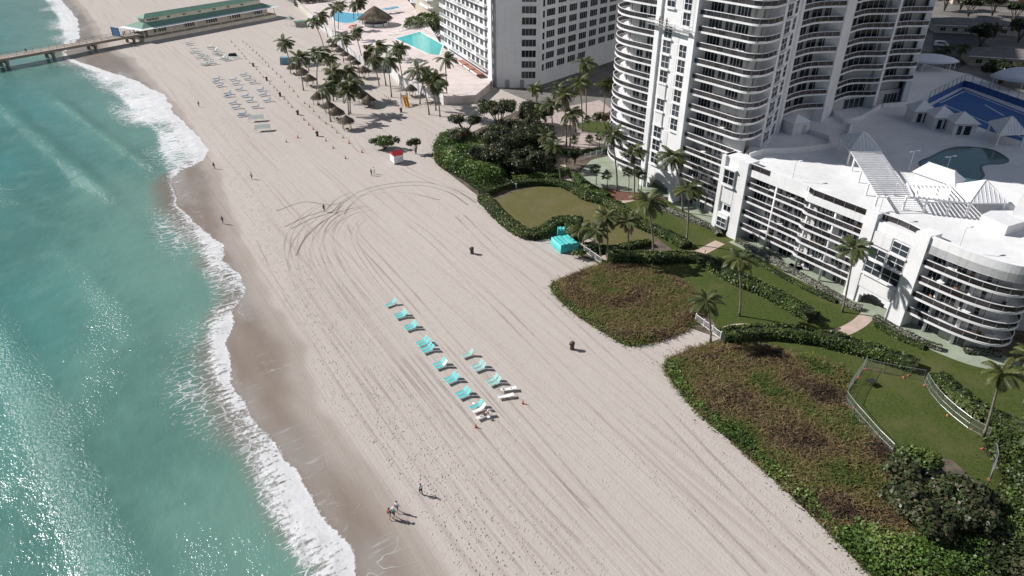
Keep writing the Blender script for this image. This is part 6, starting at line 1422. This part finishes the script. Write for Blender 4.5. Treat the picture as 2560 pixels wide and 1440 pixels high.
# ---------------------------------------------------------------- people
def skin_mesh(name, V, Ed, Rd, mat, sub=1):
    me = bpy.data.meshes.new(name); me.from_pydata(V, Ed, []); me.update(); o = bpy.data.objects.new(name, me); COL.objects.link(o)
    o.modifiers.new('s', 'SKIN'); sv = me.skin_vertices[0].data
    for k_, r_ in enumerate(Rd): sv[k_].radius = (r_, r_) if not hasattr(r_, '__len__') else r_
    sv[0].use_root = True
    m = o.modifiers.new('b', 'SUBSURF'); m.levels = m.render_levels = sub
    dg = bpy.context.evaluated_depsgraph_get(); dg.update(); out = bpy.data.meshes.new_from_object(o.evaluated_get(dg)); bpy.data.objects.remove(o)
    out.name = name; out.materials.clear(); out.materials.append(mat); out.shade_smooth(); return out
def figure(stride=.22, swing=.2, lie=False):
    """joint positions for a standing or walking adult, facing -y"""
    J = {'pel': (0, 0, .95), 'waist': (0, 0, 1.08), 'chest': (0, .01, 1.28), 'neck': (0, 0, 1.48), 'chin': (0, -.01, 1.55), 'head': (0, -.015, 1.64), 'top': (0, 0, 1.72)}
    for s, n_ in ((-1, 'l'), (1, 'r')):
        w = s*stride; J.update({'hip'+n_: (s*.09, 0, .90), 'knee'+n_: (s*.10, -w*.45-.03, .49), 'ank'+n_: (s*.10, -w, .09), 'toe'+n_: (s*.11, -w-.17, .04)})
        a = -s*swing; J.update({'sh'+n_: (s*.17, .01, 1.40), 'el'+n_: (s*.24, -a*.6+.02, 1.13), 'wr'+n_: (s*.25, -a-.06, .90), 'ha'+n_: (s*.25, -a-.08, .82)})
        for k_, (dy, ln) in enumerate(((-.03, .075), (-.01, .085), (.01, .08), (.03, .06))): J['f%d%s' % (k_, n_)] = (s*.25, -a-.08+dy, .82-ln); 
        J['th'+n_] = (s*.25-s*.02, -a-.135, .80)
    return J
BODY_R = {'pel': .115, 'waist': .105, 'chest': (.15, .105), 'neck': .05, 'chin': .07, 'head': .098, 'top': .06, 'hip': .085, 'knee': .055, 'ank': .038, 'toe': .035, 'sh': .06, 'el': .042, 'wr': .028, 'ha': .035, 'f': .010, 'th': .011}
def rad(k_):
    for q_ in ('hip', 'knee', 'ank', 'toe'):
        if k_.startswith(q_): return BODY_R[q_]
    if k_ in BODY_R: return BODY_R[k_]
    for q_ in ('sh', 'el', 'wr', 'ha', 'th'):
        if k_.startswith(q_): return BODY_R[q_]
    return BODY_R['f']
BE = [('pel', 'waist'), ('waist', 'chest'), ('chest', 'neck'), ('neck', 'chin'), ('chin', 'head'), ('head', 'top')]
for n_ in 'lr': BE += [('pel', 'hip'+n_), ('hip'+n_, 'knee'+n_), ('knee'+n_, 'ank'+n_), ('ank'+n_, 'toe'+n_), ('chest', 'sh'+n_), ('sh'+n_, 'el'+n_), ('el'+n_, 'wr'+n_), ('wr'+n_, 'ha'+n_), ('ha'+n_, 'th'+n_)]+[('ha'+n_, 'f%d%s' % (k_, n_)) for k_ in range(4)]
SK = M('skin_tone', (.42, .25, .17), .6, .1, 3.0)
_pm = {}
def wear(J, keys, edges, grow, mat, name):
    ks = list(keys); return skin_mesh(name, [J[k_] for k_ in ks], [(ks.index(a), ks.index(b)) for a, b in edges], [(np.array(rad(k_))+grow).tolist() if hasattr(rad(k_), '__len__') else rad(k_)+grow for k_ in ks], mat)
def person(p, rz, label, shirt, pants, hair=(.05, .035, .025), pose=(.22, .2), hat=None, long=True, group=None, s=1.0, z=0.0, topless=False):
    J = figure(*pose); key = (pose, 'b')
    if key not in _pm: _pm[key] = wear(J, J.keys(), BE, 0, SK, 'body')
    t = thing('person', label, 'person', (p[0], p[1], z), rz, group); t.scale = (s,)*3; obj('body', _pm[key], t)
    if not topless:
        key = (pose, 'shirt', shirt)
        if key not in _pm: _pm[key] = wear(J, ['chest', 'waist', 'pel', 'shl', 'shr', 'ell', 'elr'], [('chest', 'waist'), ('waist', 'pel'), ('chest', 'shl'), ('chest', 'shr'), ('shl', 'ell'), ('shr', 'elr')], .018, M('cloth_%02d_%02d_%02d' % tuple(int(c*99) for c in shirt), shirt, .9), 'shirt')
        obj('shirt', _pm[key], t)
    key = (pose, 'pants', pants, long)
    if key not in _pm:
        ks = ['pel', 'hipl', 'hipr', 'kneel', 'kneer']+(['ankl', 'ankr'] if long else []); ed = [('pel', 'hipl'), ('pel', 'hipr'), ('hipl', 'kneel'), ('hipr', 'kneer')]+([('kneel', 'ankl'), ('kneer', 'ankr')] if long else [])
        _pm[key] = wear(J, ks, ed, .02, M('cloth_%02d_%02d_%02d' % tuple(int(c*99) for c in pants), pants, .9), 'trousers')
    obj('trousers' if long else 'shorts', _pm[key], t)
    hm = M('hair_%02d' % int(hair[0]*99), hair, .8)
    MB().lathe([(.085, 1.60), (.112, 1.66), (.105, 1.72), (.06, 1.765), (.01, 1.775)], 12, (0, .015, 0)).build('hair', hm, t, smooth=True)
    if hat: MB().lathe([(.19, 1.69), (.19, 1.70), (.11, 1.71), (.105, 1.79), (.02, 1.81)], 14).build('hat', M('hat_%02d' % int(hat[0]*99), hat, .9), t)
    return t
BK = (.02, .02, .024); NV = (.03, .04, .07)
person(g(1053, 1236), R(200), 'person in pale blue top and black trousers walking alone near the wet sand', (.55, .66, .72), BK)
person(g(975, 1297), R(150), 'person in red top walking in the group of three by the water', (.40, .12, .10), (.30, .22, .2), long=False, pose=(.2, .15))
person(g(985.5, 1296), R(150), 'person in green top and pale hat in the group of three by the water', (.04, .28, .24), (.12, .16, .2), hat=(.75, .65, .68), long=False)
person(g(993.5, 1280), R(150), 'person in light grey top walking behind the other two by the water', (.60, .66, .70), (.09, .10, .12), long=False, pose=(.2, .15))
person(g(558, 559), R(165), 'person in dark blue walking along the wet sand', (.05, .07, .14), BK)
person(g(536.5, 422), R(160), 'person in black walking just above the rounded tongue of foam', BK, BK, pose=(.2, .15)); person(g(630, 448), R(170), 'person in white top bending forward across the footprints', (.62, .63, .70), BK)
person(g(811, 529), R(175), 'person in black standing where the tyre tracks cross', BK, BK, long=False)
person(g(929, 439), R(120), 'person in black of the couple near the guard hut', BK, BK); person(g(935.5, 435), R(120), 'person in pale grey of the couple near the guard hut', (.58, .60, .60), (.45, .45, .42), pose=(.2, .15))
person(g(498, 267), R(170), 'person in dark clothes walking past the blue loungers', BK, BK, pose=(.2, .15))
for k_, (s_, o_) in enumerate(((-7, 3), (-5.2, 5), (-3.6, 3.6), (-1.2, 4.4))): person(PP(s_, o_), R(60*k_), 'person in dark clothes standing on the pier deck by the blue board', BK if k_ % 2 else NV, BK, group='people on the pier deck', z=DZ+.06, pose=(.05, .05))
person(PP(-46, 4), R(30), 'person in dark clothes far out on the pier deck', NV, BK, z=DZ+.06, pose=(.05, .05))
person(g(860, 158), R(40), 'person in dark clothes standing under the hotel palms', BK, BK, pose=(.05, .05)); person(g(826, 196), R(40), 'person in dark clothes beside a thatched hut', NV, BK, pose=(.05, .05))
for k_, s_ in enumerate((.16, .24, .34)): q_ = st+dd_*s_+nn_*1.2; person(q_, R(110), 'worker in dark clothes on the hanging platform', (.09, .07, .06) if k_ else (.2, .05, .04), BK, group='workers on the hanging platform', z=35.66, pose=(.05, .05))
# sunbather on the white lounger, body stretched out on seat and backrest
def recline(J):
    out = {}
    for k_, (x, y, z) in J.items():
        d = z-.95                                     # along the body from the hip
        if d >= 0: a = R(30); out[k_] = (.18+d*math.cos(a)+(-y)*-math.sin(a), x, .52+d*math.sin(a)+(-y)*math.cos(a))
        else: out[k_] = (.18+d*1.0, x, .50+(-y)*.6+(.10 if k_.startswith('knee') else 0))
    return out
J = recline(figure(.03, .02)); t = thing('person', 'sunbather in dark shorts lying on the white lounger', 'person', (*pl_, 0), HD)
obj('body', wear(J, J.keys(), BE, 0, SK, 'body'), t); ks = ['pel', 'hipl', 'hipr', 'kneel', 'kneer']
J2 = dict(J); J2['kneel'] = tuple(np.array(J['hipl'])*.4+np.array(J['kneel'])*.6); J2['kneer'] = tuple(np.array(J['hipr'])*.4+np.array(J['kneer'])*.6)
obj('shorts', wear(J2, ks, [('pel', 'hipl'), ('pel', 'hipr'), ('hipl', 'kneel'), ('hipr', 'kneer')], .02, M('cloth_navy', NV, .9), 'shorts'), t)
hd = J['head']; MB().lathe([(.08, -.02), (.112, .03), (.06, .1), (.01, .12)], 12, (hd[0]+.03, hd[1], hd[2])).build('hair', M('hair_05', (.05, .035, .025), .8), t, smooth=True)
# balcony furniture
CH = (MB().box((0, 0, .4), (.5, .5, .06)), MB().box((0, .24, .46), (.5, .05, .5)), MB().box((0, 0, 0), (.05, .05, .4)))
chm_ = [[b.mesh(n_, m_) for b, n_ in zip(CH, ('seat', 'backrest', 'leg'))] for m_ in (WSL, DARKM, M('teak', (.25, .13, .06), .7), M('terracotta_cloth', (.40, .17, .10), .9))]
def balcony_chair(P, t_, lv, h, rot, km, label, group):
    p = along(offset(resample(P, 1.75), 1.25), t_); t = thing('patio_chair', label, 'chair', (*p, lv*h+.16), rot, group); m = chm_[km]
    obj('seat', m[0], t); obj('backrest', m[1], t)
    for x in (-.21, .21):
        for y in (-.21, .21): obj('leg', m[2], t, (x, y, 0))
def balcony_table(P, t_, lv, h, label, group):
    p = along(offset(resample(P, 1.75), 1.2), t_); t = thing('patio_table', label, 'table', (*p, lv*h+.16), 0, group)
    MB().lathe([(.55, .68), (.55, .73)], 14).build('table_top', WSL, t); MB().lathe([(.25, 0), (.05, .05), (.05, .68)], 10).build('pedestal', TUBE, t)
for nm, P, hh, lvs, cnt in (('low white building', Aout, LH, range(1, 5), 2), ('low white building', Bout, LH, range(1, 5), 2), ('low white building', Cout, LH, range(1, 5), 4), ('tower', Mlow, TH_, range(1, 6), 2), ('tower', Mout, TH_, range(6, 13), 2), ('tower', Lout, TH_, range(3, 12), 1)):
    for lv in lvs:
        for k_ in range(cnt):
            if random.random() < .3: continue
            t0 = random.uniform(.06, .62 if P in (Cout, Mout) else .9) if P is not Lout else random.uniform(.5, .9); km = random.choice((0, 0, 0, 1, 2, 3))
            nmk = ('white', 'dark', 'teak', 'terracotta')[km]
            balcony_chair(P, t0, lv, hh, random.uniform(0, 6), km, '%s patio chair standing on a balcony of the %s' % (nmk, nm), 'patio chairs on the %s' % nm)
            if random.random() < .5: balcony_table(P, min(.95, t0+.06), lv, hh, 'round white table on a balcony of the %s' % nm, 'balcony tables of the %s' % nm)
